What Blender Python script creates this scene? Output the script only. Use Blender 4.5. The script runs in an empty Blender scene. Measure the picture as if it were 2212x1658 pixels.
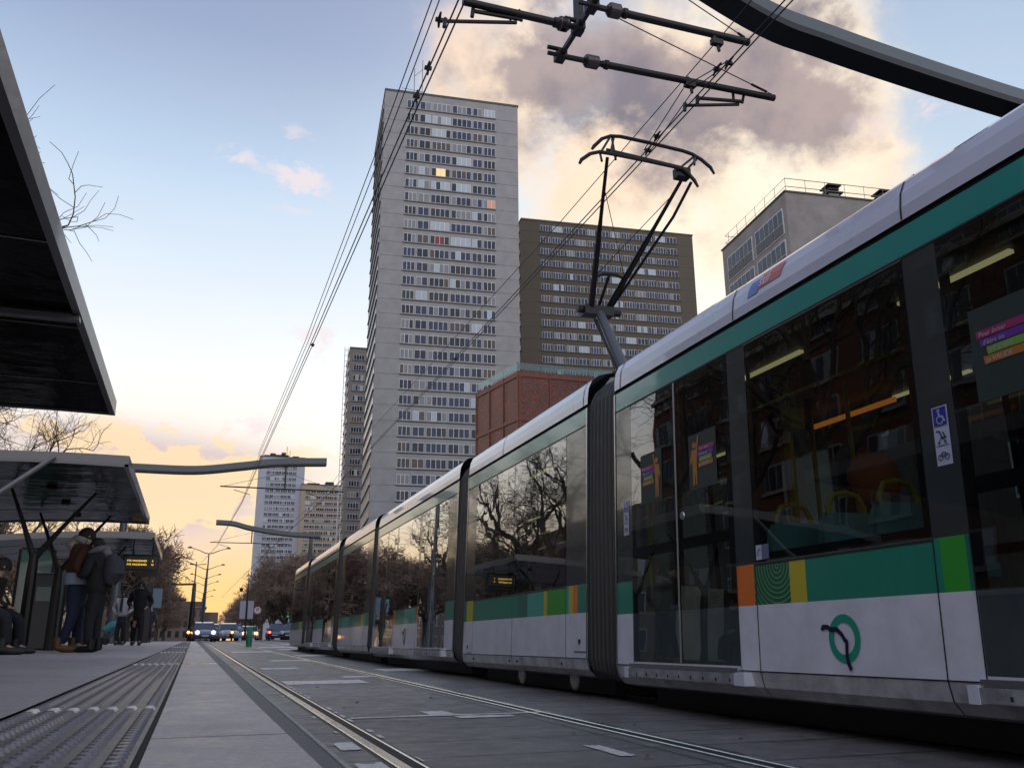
import bpy, bmesh, math, random
from mathutils import Vector, Matrix
C = bpy.context.scene.collection
R_ = math.radians
rng = random.Random(7)

# ------------------------------------------------------------------ camera
W, H, F = 2212., 1658., 1920.
PITCH, YAW, ROLL = R_(16.1), R_(19.1738), R_(.4)
fw = Vector((math.sin(YAW)*math.cos(PITCH), math.cos(YAW)*math.cos(PITCH), math.sin(PITCH)))
rt0 = Vector((math.cos(YAW), -math.sin(YAW), 0)); up0 = rt0.cross(fw)
rt = rt0*math.cos(ROLL) - up0*math.sin(ROLL); up = up0*math.cos(ROLL) + rt0*math.sin(ROLL)
cam = bpy.data.cameras.new('camera'); co = bpy.data.objects.new('camera', cam); C.objects.link(co)
cam.sensor_width = 36; cam.lens = F/W*36; cam.clip_start = .02; cam.clip_end = 6000
m = Matrix.Identity(4)
for i in range(3):
    m[i][0] = rt[i]; m[i][1] = up[i]; m[i][2] = -fw[i]
co.matrix_world = m
bpy.context.scene.camera = co
def ray(x, y): return fw + rt*((x-W/2)/F) - up*((y-H/2)/F)
def onX(x, y, X): d = ray(x, y); return d*(X/d.x)
def onY(x, y, Y): d = ray(x, y); return d*(Y/d.y)
def onZ(x, y, Z): d = ray(x, y); return d*(Z/d.z)

# ground and platform heights (the street climbs gently away from the viewer)
def g(y): return -.54 + .0085*min(max(y-3, 0), 87)
def pf(y): return -.18 + .005*max(y-3, 0)

# ------------------------------------------------------------------ materials
def s2l(c):
    return tuple(((v/255)/12.92 if v/255 <= .04045 else ((v/255+.055)/1.055)**2.4) for v in c)
MATS = {}
def mat(name, col, rough=.6, metal=0, coat=0, spec=.5, emit=None, es=1, noise=0, nscale=8, bump=0, bscale=40, coord='Object'):
    if name in MATS: return MATS[name]
    M = bpy.data.materials.new(name); M.use_nodes = True
    nt = M.node_tree; b = nt.nodes['Principled BSDF']
    b.inputs['Base Color'].default_value = (*col, 1)
    b.inputs['Roughness'].default_value = rough
    b.inputs['Metallic'].default_value = metal
    b.inputs['Coat Weight'].default_value = coat
    b.inputs['Coat Roughness'].default_value = .04
    b.inputs['Specular IOR Level'].default_value = spec
    if emit:
        b.inputs['Emission Color'].default_value = (*emit, 1); b.inputs['Emission Strength'].default_value = es
    if noise or bump:
        tc = nt.nodes.new('ShaderNodeTexCoord')
    if noise:
        n = nt.nodes.new('ShaderNodeTexNoise'); n.inputs['Scale'].default_value = nscale; n.inputs['Detail'].default_value = 8
        n.inputs['Roughness'].default_value = .65
        nt.links.new(tc.outputs[coord], n.inputs['Vector'])
        mr = nt.nodes.new('ShaderNodeMapRange'); mr.inputs['From Min'].default_value = .3; mr.inputs['From Max'].default_value = .7
        mr.inputs['To Min'].default_value = 1-noise; mr.inputs['To Max'].default_value = 1+noise*.7
        nt.links.new(n.outputs['Fac'], mr.inputs['Value'])
        mx = nt.nodes.new('ShaderNodeMix'); mx.data_type = 'RGBA'; mx.blend_type = 'MULTIPLY'; mx.inputs[0].default_value = 1
        mx.inputs[6].default_value = (*col, 1); nt.links.new(mr.outputs[0], mx.inputs[7])
        nt.links.new(mx.outputs[2], b.inputs['Base Color'])
        mr2 = nt.nodes.new('ShaderNodeMapRange'); mr2.inputs['To Min'].default_value = max(rough-.12, .02); mr2.inputs['To Max'].default_value = min(rough+.12, 1)
        nt.links.new(n.outputs['Fac'], mr2.inputs['Value']); nt.links.new(mr2.outputs[0], b.inputs['Roughness'])
    if bump:
        n2 = nt.nodes.new('ShaderNodeTexNoise'); n2.inputs['Scale'].default_value = bscale; n2.inputs['Detail'].default_value = 6
        nt.links.new(tc.outputs[coord], n2.inputs['Vector'])
        bp = nt.nodes.new('ShaderNodeBump'); bp.inputs['Strength'].default_value = 1; bp.inputs['Distance'].default_value = bump
        nt.links.new(n2.outputs['Fac'], bp.inputs['Height']); nt.links.new(bp.outputs[0], b.inputs['Normal'])
        if coat: nt.links.new(bp.outputs[0], b.inputs['Coat Normal'])
    MATS[name] = M
    return M
def glass(name, tint=(.35, .4, .4), boost=1.0, wav=.0015):
    if name in MATS: return MATS[name]
    M = bpy.data.materials.new(name); M.use_nodes = True; nt = M.node_tree
    for n in list(nt.nodes): nt.nodes.remove(n)
    o = nt.nodes.new('ShaderNodeOutputMaterial'); t = nt.nodes.new('ShaderNodeBsdfTransparent'); gl = nt.nodes.new('ShaderNodeBsdfGlossy')
    t.inputs[0].default_value = (*tint, 1); gl.inputs['Roughness'].default_value = 0.01
    gl.inputs['Color'].default_value = (.95, .97, 1, 1)
    fr = nt.nodes.new('ShaderNodeFresnel'); ge = nt.nodes.new('ShaderNodeNewGeometry'); im = nt.nodes.new('ShaderNodeMapRange'); im.inputs[3].default_value = 1.6; im.inputs[4].default_value = 1/1.6
    nt.links.new(ge.outputs['Backfacing'], im.inputs[0]); nt.links.new(im.outputs[0], fr.inputs[0])
    mx = nt.nodes.new('ShaderNodeMixShader')
    tc = nt.nodes.new('ShaderNodeTexCoord'); n = nt.nodes.new('ShaderNodeTexNoise'); n.inputs['Scale'].default_value = 1.6; n.inputs['Detail'].default_value = 2
    bp = nt.nodes.new('ShaderNodeBump'); bp.inputs['Distance'].default_value = wav*2.2; bp.inputs['Strength'].default_value = .5
    nt.links.new(tc.outputs['Object'], n.inputs['Vector']); nt.links.new(n.outputs['Fac'], bp.inputs['Height'])
    nt.links.new(bp.outputs[0], gl.inputs['Normal'])
    mu = nt.nodes.new('ShaderNodeMapRange'); mu.inputs[1].default_value = .055; mu.inputs[2].default_value = .32; mu.inputs[3].default_value = .055; mu.inputs[4].default_value = .34*boost
    nt.links.new(fr.outputs[0], mu.inputs[0]); nt.links.new(mu.outputs[0], mx.inputs[0])
    nt.links.new(t.outputs[0], mx.inputs[1]); nt.links.new(gl.outputs[0], mx.inputs[2]); nt.links.new(mx.outputs[0], o.inputs[0])
    MATS[name] = M
    return M

def paving(name, col, jx, jy, jw=.006, rough=.55, noise=.25, jdark=.35, offs=0, wet=0):
    """slabs: joints every jx across and jy along (metres), mottled stone"""
    M = bpy.data.materials.new(name); M.use_nodes = True; nt = M.node_tree; b = nt.nodes['Principled BSDF']
    L = nt.links.new
    tc = nt.nodes.new('ShaderNodeTexCoord')
    def noise_n(sc, det=10, ro=.7):
        n = nt.nodes.new('ShaderNodeTexNoise'); n.inputs['Scale'].default_value = sc; n.inputs['Detail'].default_value = det; n.inputs['Roughness'].default_value = ro
        L(tc.outputs['Object'], n.inputs['Vector']); return n
    def mr(src, a, b_, c, d):
        k = nt.nodes.new('ShaderNodeMapRange'); k.inputs[1].default_value = a; k.inputs[2].default_value = b_; k.inputs[3].default_value = c; k.inputs[4].default_value = d
        L(src, k.inputs[0]); return k.outputs[0]
    def mth(op, a, b_=None):
        k = nt.nodes.new('ShaderNodeMath'); k.operation = op
        for i, v in enumerate((a, b_)):
            if v is None: continue
            if isinstance(v, (int, float)): k.inputs[i].default_value = v
            else: L(v, k.inputs[i])
        return k.outputs[0]
    big = noise_n(.6, 5); fine = noise_n(45, 8, .8); mid = noise_n(6, 8)
    v = mth('MULTIPLY', mr(big.outputs[0], .3, .7, 1-noise, 1+noise), mr(fine.outputs[0], .3, .7, .72, 1.3))
    v = mth('MULTIPLY', v, mr(mid.outputs[0], .3, .7, .78, 1.2))
    st_ = noise_n(1.7, 12, .8); v = mth('MULTIPLY', v, mr(st_.outputs[0], .52, .66, 1, .62))
    sp_ = noise_n(130, 3, .5); v = mth('MULTIPLY', v, mr(sp_.outputs[0], .6, .75, 1, 1.5))
    sx = nt.nodes.new('ShaderNodeSeparateXYZ'); L(tc.outputs['Object'], sx.inputs[0])
    j = None
    for ax, p in ((0, jx), (1, jy)):
        if not p: continue
        a = mth('PINGPONG', mth('ADD', sx.outputs[ax], 100.13+offs), p/2)
        k = mth('LESS_THAN', a, jw/2)
        j = k if j is None else mth('MAXIMUM', j, k)
    if jx and jy:
        cell = nt.nodes.new('ShaderNodeTexWhiteNoise'); cell.noise_dimensions = '2D'
        cx = mth('FLOOR', mth('DIVIDE', mth('ADD', sx.outputs[0], 100.13+offs+jx/2*0), jx)); cy = mth('FLOOR', mth('DIVIDE', mth('ADD', sx.outputs[1], 100.13+offs), jy))
        cb = nt.nodes.new('ShaderNodeCombineXYZ'); L(cx, cb.inputs[0]); L(cy, cb.inputs[1]); L(cb.outputs[0], cell.inputs['Vector'])
        v = mth('MULTIPLY', v, mr(cell.outputs['Value'], 0, 1, .82, 1.15))
    if j is not None:
        v = mth('MULTIPLY', v, mr(j, 0, 1, 1, jdark))
    mx = nt.nodes.new('ShaderNodeMix'); mx.data_type = 'RGBA'; mx.blend_type = 'MULTIPLY'; mx.inputs[0].default_value = 1
    mx.inputs[6].default_value = (*col, 1); L(v, mx.inputs[7]); L(mx.outputs[2], b.inputs['Base Color'])
    L(mr(mid.outputs[0], .35, .65, rough-.15, rough+.12), b.inputs['Roughness'])
    bp = nt.nodes.new('ShaderNodeBump'); bp.inputs['Distance'].default_value = .004; bp.inputs['Strength'].default_value = .8
    h = fine.outputs[0] if j is None else mth('SUBTRACT', fine.outputs[0], mth('MULTIPLY', j, 2.))
    L(h, bp.inputs['Height']); L(bp.outputs[0], b.inputs['Normal'])
    MATS[name] = M
    return M

white = mat('tram_white', (.70, .71, .78), .36, coat=.6, noise=.14, nscale=4)
roofw = mat('tram_roof_white', (.60, .61, .72), .3, coat=.9, noise=.05, nscale=1.5)
skirtm = mat('tram_skirt', (.50, .50, .52), .5, coat=.3, noise=.45, nscale=5)
teal = mat('tram_teal', (.008, .28, .24), .3, coat=.9)
green = mat('tram_green', (.010, .23, .155), .35, coat=.6, noise=.08, nscale=5)
lime = mat('tram_lime', (.03, .33, .03), .35, coat=.6)
limeb = mat('tram_lime_bright', (.22, .50, .02), .35, coat=.6)
orange = mat('tram_orange', (.75, .17, .025), .35, coat=.6)
yellow = mat('tram_yellow', (.55, .46, .03), .35, coat=.6)
pillar = mat('tram_dark_pillar', (.035, .045, .048), .18, coat=1)
black = mat('black_rubber', (.008, .008, .009), .6)
seal = mat('door_seal', (.02, .02, .022), .4)
bell = mat('bellows_rubber', (.022, .022, .026), .5, noise=.15)
silver = mat('silver_trim', (.5, .5, .5), .25, metal=1)
steelp = mat('step_metal', (.42, .43, .46), .45, metal=.5, noise=.5, nscale=9)
tglass = glass('tram_glass', (.33, .38, .37), 2.3, .0011)
clearg = glass('shelter_glass', (.55, .75, .68), 1.0, 0)
wglass = glass('car_glass', (.05, .06, .07), 1.3, 0)
blackm = mat('black_metal', (.012, .011, .010), .45, metal=.2)
wirem = mat('wire_metal', (.03, .027, .024), .5, metal=.5)
beamm = mat('beam_grey', (.055, .075, .082), .35, coat=.3)
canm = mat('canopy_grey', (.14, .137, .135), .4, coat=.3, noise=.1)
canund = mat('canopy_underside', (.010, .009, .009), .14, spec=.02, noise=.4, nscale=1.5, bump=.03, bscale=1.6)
railm = mat('rail_steel', (.62, .61, .58), .25, metal=1, noise=.3, nscale=20)
bark = mat('bark', (.075, .06, .045), .9, noise=.4, nscale=3)
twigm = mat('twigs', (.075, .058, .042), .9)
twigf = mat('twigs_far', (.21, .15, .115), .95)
skin = mat('skin', (.42, .25, .18), .5)
paintw = mat('road_paint', (.72, .69, .64), .5, noise=.35, nscale=25)
def worn(M, sc=9, a=.33, b=.42):
    nt = M.node_tree; L = nt.links.new; tc = nt.nodes.new('ShaderNodeTexCoord'); n = nt.nodes.new('ShaderNodeTexNoise'); n.inputs['Scale'].default_value = sc; n.inputs['Detail'].default_value = 9; n.inputs['Roughness'].default_value = .7
    mp = nt.nodes.new('ShaderNodeMapping'); mp.inputs['Scale'].default_value = (1, .5, 1); L(tc.outputs['Object'], mp.inputs[0]); L(mp.outputs[0], n.inputs['Vector'])
    k = nt.nodes.new('ShaderNodeMapRange'); k.inputs[1].default_value = a; k.inputs[2].default_value = b; L(n.outputs[0], k.inputs[0]); L(k.outputs[0], nt.nodes['Principled BSDF'].inputs['Alpha'])
worn(paintw)

# ------------------------------------------------------------------ mesh builder
class MB:
    def __init__(s): s.v = []; s.f = []; s.m = []; s.mats = []
    def mi(s, m):
        if m not in s.mats: s.mats.append(m)
        return s.mats.index(m)
    def face(s, pts, m):
        b = len(s.v); s.v += [tuple(p) for p in pts]; s.f.append(tuple(range(b, b+len(pts)))); s.m.append(s.mi(m))
    def grid(s, rows, m, close=False):
        b = len(s.v); n = len(rows[0]); k = s.mi(m)
        for r in rows: s.v += [tuple(p) for p in r]
        for i in range(len(rows)-1):
            for j in range(n if close else n-1):
                a = b+i*n+j; c = b+i*n+(j+1) % n
                s.f.append((a, c, c+n, a+n)); s.m.append(k)
    def box(s, x0, x1, y0, y1, z0, z1, m, M=None):
        P = [(x0,y0,z0),(x1,y0,z0),(x1,y1,z0),(x0,y1,z0),(x0,y0,z1),(x1,y0,z1),(x1,y1,z1),(x0,y1,z1)]
        if M is not None: P = [tuple(M @ Vector(p)) for p in P]
        b = len(s.v); s.v += P; k = s.mi(m)
        for f in ((0,3,2,1),(4,5,6,7),(0,1,5,4),(1,2,6,5),(2,3,7,6),(3,0,4,7)):
            s.f.append(tuple(b+i for i in f)); s.m.append(k)
    def obox(s, o, u, v, w, m):
        """box from corner o along vectors u, v, w"""
        o, u, v, w = map(Vector, (o, u, v, w))
        M = Matrix((( *u, 0), (*v, 0), (*w, 0), (0, 0, 0, 1))).transposed(); M.translation = o
        s.box(0, 1, 0, 1, 0, 1, m, M)
    def tube(s, pts, r, m, n=8, cap=True):
        pts = [Vector(p) for p in pts]
        rs = r if isinstance(r, (list, tuple)) else [r]*len(pts)
        rows = []; prev = None
        for i, p in enumerate(pts):
            d = (pts[min(i+1, len(pts)-1)] - pts[max(i-1, 0)])
            if d.length < 1e-9: d = Vector((0, 0, 1))
            d.normalize()
            if prev is None:
                a = Vector((0, 0, 1)) if abs(d.z) < .9 else Vector((1, 0, 0))
                prev = d.cross(a).normalized()
            else:
                prev = (prev - d*prev.dot(d))
                prev = prev.normalized() if prev.length > 1e-6 else d.orthogonal().normalized()
            q = d.cross(prev)
            rows.append([p + (prev*math.cos(2*math.pi*k/n) + q*math.sin(2*math.pi*k/n))*rs[i] for k in range(n)])
        s.grid(rows, m, True)
        if cap:
            s.face(rows[0][::-1], m); s.face(rows[-1], m)
    def lathe(s, c, prof, m, n=16, ax=2):
        """prof: (radius, height) list around axis through c"""
        c = Vector(c); rows = []
        for r, h in prof:
            row = []
            for k in range(n):
                a = 2*math.pi*k/n; p = [r*math.cos(a), r*math.sin(a)]; p.insert(ax, h)
                row.append(c+Vector(p))
            rows.append(row)
        s.grid(rows, m, True)
        s.face(rows[0][::-1], m); s.face(rows[-1], m)
    def build(s, name, parent=None, smooth=False, loc=None, bevel=0, raw=False):
        me = bpy.data.meshes.new(name); me.from_pydata(s.v, [], s.f)
        for x in s.mats: me.materials.append(x)
        me.polygons.foreach_set('material_index', s.m)
        if not raw:
            bm = bmesh.new(); bm.from_mesh(me)
            bmesh.ops.remove_doubles(bm, verts=bm.verts, dist=1e-5)
            bmesh.ops.recalc_face_normals(bm, faces=bm.faces)
            bm.to_mesh(me); bm.free()
        if smooth:
            me.polygons.foreach_set('use_smooth', [True]*len(me.polygons))
            try: me.set_sharp_from_angle(angle=R_(38))
            except Exception: pass
        o = bpy.data.objects.new(name, me); C.objects.link(o)
        if loc is not None: o.location = loc
        if parent is not None: o.parent = parent
        if bevel:
            md = o.modifiers.new('bevel', 'BEVEL'); md.width = bevel; md.segments = 2; md.limit_method = 'ANGLE'
        return o
def tag(o, label=None, cat=None, group=None, kind=None):
    if label: o['label'] = label
    if cat: o['category'] = cat
    if group: o['group'] = group
    if kind: o['kind'] = kind
    return o
def thing(name, label, cat, loc=(0, 0, 0), rz=0, group=None):
    o = bpy.data.objects.new(name, None); C.objects.link(o); o.location = loc; o.rotation_euler = (0, 0, rz); o.empty_display_size = .1
    return tag(o, label, cat, group)
def copy_tree(o, parent=None):
    c = o.copy(); C.objects.link(c); c.parent = parent
    for ch in list(o.children): copy_tree(ch, c)
    return c
def text_mesh(txt, size, m, parent, M, name='lettering', shear=0, extr=.001, align='LEFT', bold=0):
    cu = bpy.data.curves.new('txt', 'FONT'); cu.body = txt; cu.size = size; cu.extrude = extr; cu.shear = shear; cu.align_x = align; cu.offset = bold
    t = bpy.data.objects.new('txt', cu); C.objects.link(t)
    bpy.context.view_layer.update()
    me = bpy.data.meshes.new_from_object(t.evaluated_get(bpy.context.evaluated_depsgraph_get()))
    bpy.data.objects.remove(t)
    me.materials.clear(); me.materials.append(m)
    me.transform(M)
    o = bpy.data.objects.new(name, me); C.objects.link(o); o.parent = parent
    return o
def skinned(name, pts, edges, m, parent, sub=2, smooth=True):
    """grow a continuous surface over a graph of (position, radius)"""
    me = bpy.data.meshes.new(name); keys = list(pts)
    me.from_pydata([pts[k][0] for k in keys], [(keys.index(a), keys.index(b)) for a, b in edges], [])
    o = bpy.data.objects.new(name, me); C.objects.link(o)
    o.modifiers.new('skin', 'SKIN')
    if not me.skin_vertices: return o
    for i, k in enumerate(keys):
        r = pts[k][1]; sv = me.skin_vertices[0].data[i]
        sv.radius = r if isinstance(r, (tuple, list)) else (r, r); sv.use_root = (i == 0)
    o.modifiers[0].use_smooth_shade = True
    sb = o.modifiers.new('sub', 'SUBSURF'); sb.levels = sub; sb.render_levels = sub
    bpy.context.view_layer.update()
    me2 = bpy.data.meshes.new_from_object(o.evaluated_get(bpy.context.evaluated_depsgraph_get()))
    o.modifiers.clear(); o.data = me2; me2.name = name
    me2.materials.clear(); me2.materials.append(m)
    me2.polygons.foreach_set('use_smooth', [True]*len(me2.polygons))
    o.parent = parent
    return o

exec_parts = []
# ------------------------------------------------------------------ world
def world():
    w = bpy.data.worlds.new('World'); bpy.context.scene.world = w; w.use_nodes = True; w.cycles.sampling_method = 'NONE'
    nt = w.node_tree; L = nt.links.new
    for n in list(nt.nodes): nt.nodes.remove(n)
    out = nt.nodes.new('ShaderNodeOutputWorld')
    tc = nt.nodes.new('ShaderNodeTexCoord'); D = tc.outputs['Generated']
    def val(k, i, v):
        if isinstance(v, (int, float)): k.inputs[i].default_value = v
        else: L(v, k.inputs[i])
    def mt(op, a, b=None, c=None, clamp=False):
        k = nt.nodes.new('ShaderNodeMath'); k.operation = op; k.use_clamp = clamp
        for i, v in enumerate((a, b, c)):
            if v is not None: val(k, i, v)
        return k.outputs[0]
    def ss(x, a, b):
        k = nt.nodes.new('ShaderNodeMapRange'); k.interpolation_type = 'SMOOTHSTEP'; val(k, 0, x); k.inputs[1].default_value = a; k.inputs[2].default_value = b
        k.inputs[3].default_value = 0; k.inputs[4].default_value = 1; return k.outputs[0]
    def ramp(x, stops):
        k = nt.nodes.new('ShaderNodeValToRGB'); L(x, k.inputs[0]); e = k.color_ramp.elements
        while len(e) < len(stops): e.new(.5)
        for i, (p, c) in enumerate(stops): e[i].position = p; e[i].color = (*s2l(c), 1)
        return k.outputs[0]
    def mix(f, a, b):
        k = nt.nodes.new('ShaderNodeMix'); k.data_type = 'RGBA'; val(k, 0, f)
        for i, v in ((6, a), (7, b)):
            if isinstance(v, tuple): k.inputs[i].default_value = (*s2l(v), 1)
            else: L(v, k.inputs[i])
        return k.outputs[2]
    def noise(sc, det=6, ro=.55, dist=0, vec=None, off=(0, 0, 0), scale3=(1, 1, 1)):
        mp = nt.nodes.new('ShaderNodeMapping'); mp.inputs['Location'].default_value = off; mp.inputs['Scale'].default_value = scale3
        L(vec or D, mp.inputs[0])
        k = nt.nodes.new('ShaderNodeTexNoise'); k.inputs['Scale'].default_value = sc; k.inputs['Detail'].default_value = det; k.inputs['Roughness'].default_value = ro; k.inputs['Distortion'].default_value = dist
        L(mp.outputs[0], k.inputs['Vector']); return k.outputs['Fac']
    sep = nt.nodes.new('ShaderNodeSeparateXYZ'); L(D, sep.inputs[0])
    x, y, z = sep.outputs
    el = mt('ARCSINE', z); az = mt('ARCTAN2', x, y)
    eld = mt('DIVIDE', el, R_(90), clamp=True)
    sun = ramp(eld, [(0, (250, 186, 122)), (.035, (251, 205, 148)), (.07, (252, 226, 190)), (.105, (253, 241, 222)), (.145, (253, 247, 237)), (.19, (243, 246, 247)), (.25, (218, 231, 244)), (.32, (184, 205, 229)), (.40, (146, 164, 197)), (.5, (126, 140, 174)), (.65, (112, 124, 158)), (1, (105, 118, 150))])
    anti = ramp(eld, [(0, (215, 206, 202)), (.1, (206, 204, 208)), (.25, (192, 196, 208)), (.45, (164, 170, 187)), (.7, (134, 142, 168)), (1, (120, 131, 160))])
    daz = mt('ABSOLUTE', mt('SUBTRACT', az, R_(16)))
    f = ss(daz, R_(115), R_(40))
    base = mix(f, anti, sun)
    # sky strength raised behind the viewer as added fill on tram, ground and facades
    bright = mt('ADD', 1.0, mt('MULTIPLY', ss(daz, R_(52), R_(115)), 1.0))
    # brighter, paler air round the hidden sun and to the right of the towers
    def gd(px, py, rx, ry, up_=1.):
        d = ray(px, py).normalized(); a0 = math.atan2(d.x, d.y); e0 = math.asin(d.z)
        u = mt('DIVIDE', mt('SUBTRACT', az, a0), R_(rx)); v = mt('DIVIDE', mt('SUBTRACT', el, e0), R_(ry))
        r2 = mt('ADD', mt('MULTIPLY', u, u), mt('MULTIPLY', v, v))
        return mt('MULTIPLY', mt('EXPONENT', mt('MULTIPLY', r2, -1.)), up_)
    def summ(bl):
        s = None
        for b in bl:
            q = gd(*b); s = q if s is None else mt('ADD', s, q)
        return s
    base = mix(mt('MULTIPLY', gd(1530, 620, 13, 11), .95), base, (255, 250, 225))
    base = mix(mt('MULTIPLY', gd(1170, 600, 12, 15), .55), base, (225, 236, 246))
    base = mix(mt('MULTIPLY', gd(2050, 120, 14, 12), .6), base, (178, 200, 222))
    base = mix(mt('MULTIPLY', gd(560, 1260, 16, 3.6), .6), base, (255, 205, 118))
    # air-warped copy of azimuth and elevation gives the clouds billowing outlines
    wn = nt.nodes.new('ShaderNodeTexNoise'); wn.inputs['Scale'].default_value = 5.5; wn.inputs['Detail'].default_value = 7; wn.inputs['Roughness'].default_value = .58
    L(D, wn.inputs['Vector'])
    sc = nt.nodes.new('ShaderNodeSeparateColor'); L(wn.outputs['Color'], sc.inputs[0])
    az0, el0 = az, el
    az = mt('ADD', az, mt('MULTIPLY', mt('SUBTRACT', sc.outputs[0], .5), .42)); el = mt('ADD', el, mt('MULTIPLY', mt('SUBTRACT', sc.outputs[1], .5), .36))
    blobs = [(1080, 60, 4.6, 4.5), (1140, 220, 3.8, 4.4), (1330, 60, 6, 6), (1480, 190, 6, 6), (1680, 90, 6.5, 5.5), (1790, 250, 5, 4.2), (1540, 400, 8, 4.5), (1350, 450, 4.5, 3.2), (1840, 340, 3.6, 2.6)]
    n1 = noise(24, 7, .6, .2, scale3=(1, 1, 1.7))
    dens = mt('ADD', summ(blobs), mt('MULTIPLY', mt('SUBTRACT', n1, .5), .6))
    cm = ss(dens, .08, 1.45)
    shade = mt('ADD', summ([(1330, 80, 5, 5), (1430, 240, 5.5, 4), (1600, 150, 7, 4.5), (1730, 240, 5, 4), (1230, 20, 4, 5)]), mt('MULTIPLY', mt('ADD', mt('SUBTRACT', sc.outputs[2], .5), mt('MULTIPLY', mt('SUBTRACT', n1, .5), .5)), 2.6))
    sh = ss(shade, .15, 1.25)
    gold = mix(ss(sc.outputs[0], .35, .62), (255, 240, 216), (250, 222, 194))
    ccol = mix(sh, gold, mix(ss(sc.outputs[1], .38, .6), (128, 121, 131), (176, 158, 154)))
    col = mix(cm, base, ccol)
    az, el = az0, el0
    reg = summ([(420, 1090, 6, 2.4), (330, 1050, 4, 3), (520, 1010, 5, 1.6), (130, 945, 5, 1.3)])
    lav = mix(mt('MULTIPLY', reg, .8, clamp=True), col, (216, 194, 190))
    cmask = mt('MULTIPLY', ss(mt('ADD', n1, mt('MULTIPLY', reg, .16)), .58, .66), mt('MINIMUM', mt('MULTIPLY', reg, 1.5), 1))
    col = mix(mt('MULTIPLY', cmask, .8), lav, (255, 220, 166))
    wreg = summ([(640, 350, 1.8, 2.4), (655, 400, 1.5, 1.2), (510, 340, 1.5, .7), (560, 930, 2.4, .9), (700, 735, 2, 1.4), (1980, 240, 3.5, 1.4)])
    wm = mt('MULTIPLY', ss(mt('ADD', n1, mt('MULTIPLY', wreg, .12)), .54, .70), mt('MINIMUM', wreg, 1))
    col = mix(mt('MULTIPLY', wm, .8), col, (236, 220, 220))
    hz = ss(noise(2.2, 3, .55, .3, scale3=(1, 1, 3), off=(2, 2, 2)), .35, .7)
    col = mix(mt('MULTIPLY', hz, .12), col, (190, 185, 200))
    bg = nt.nodes.new('ShaderNodeBackground'); L(col, bg.inputs[0]); L(bright, bg.inputs[1])
    sky = nt.nodes.new('ShaderNodeTexSky'); sky.sky_type = 'NISHITA'; sky.sun_disc = False
    sky.sun_elevation = R_(9); sky.sun_rotation = R_(27)
    bg2 = nt.nodes.new('ShaderNodeBackground'); L(sky.outputs[0], bg2.inputs[0]); bg2.inputs[1].default_value = .006
    ad = nt.nodes.new('ShaderNodeAddShader'); L(bg.outputs[0], ad.inputs[0]); L(bg2.outputs[0], ad.inputs[1]); L(ad.outputs[0], out.inputs[0])
    li = bpy.data.lights.new('sun', 'SUN'); li.energy = 1.6; li.angle = R_(1); li.color = (1, .72, .42)
    lo = bpy.data.objects.new('sun', li); C.objects.link(lo)
    e, a = R_(9), R_(27)
    d = Vector((math.sin(a)*math.cos(e), math.cos(a)*math.cos(e), math.sin(e)))
    lo.rotation_euler = d.to_track_quat('Z', 'Y').to_euler()
world()
cy = bpy.context.scene.cycles; cy.max_bounces = 6; cy.diffuse_bounces = 3; cy.glossy_bounces = 4; cy.transparent_max_bounces = 12; cy.caustics_reflective = False; cy.caustics_refractive = False
vs = bpy.context.scene.view_settings; vs.view_transform = 'Standard'; vs.look = 'None'; vs.gamma = 1; vs.exposure = .15

# ------------------------------------------------------------------ ground, track, platform
def sheet(name, x0, x1, ys, zf, m, dz=0, kind='structure', xs=None):
    b = MB(); xs = xs or [x0, x1]
    b.grid([[(x, y, zf(y)+dz) for x in xs] for y in ys], m)
    o = b.build(name); tag(o, kind=kind); return o
YS = [-80, -20, -5, 3, 8, 15, 25, 40, 60, 90]
mgr = mat('ground_asphalt', (.085, .085, .09), .7, noise=.3, nscale=.8, bump=.003, bscale=60)
mtrk = paving('track_paving', (.145, .134, .13), 1.3, .62, .03, .48, .3, .3, offs=.35)
mroad = paving('road_asphalt', (.10, .10, .105), 0, 0, rough=.5, noise=.25)
sheet('ground', -900, 900, YS+[200, 800, 4000], g, mgr)
sheet('track_bed', .69, 6.4, YS, g, mtrk, .012)
sheet('road', 6.9, 16, YS+[200, 600], g, mroad, .008)
b = MB(); m = paving('kerb_stone', (.25, .25, .25), 0, 1, .01, .6, .2)
for a, c in zip(YS[2:-1], YS[3:]):
    b.grid([[(x, y, g(y)+z) for x, z in ((6.4, .0), (6.4, .1), (6.9, .1), (6.9, 0))] for y in (a, c)], m)
tag(b.build('kerb'), kind='structure')
# dark rubber joint and light edge line along the track slab
b = MB(); b.grid([[(x, y, g(y)+.010) for x in (.3, .662)] for y in YS], mat('slab_joint', (.10, .098, .10), .6, noise=.2, nscale=5))
m = mat('edge_seam', (.36, .35, .33), .6, noise=.4, nscale=14)
b.grid([[(x, y, g(y)+z) for x, z in ((.662, .01), (.664, .016), (.688, .016), (.69, .012))] for y in YS], m)
tag(b.build('edge_beam'), kind='structure')
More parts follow.
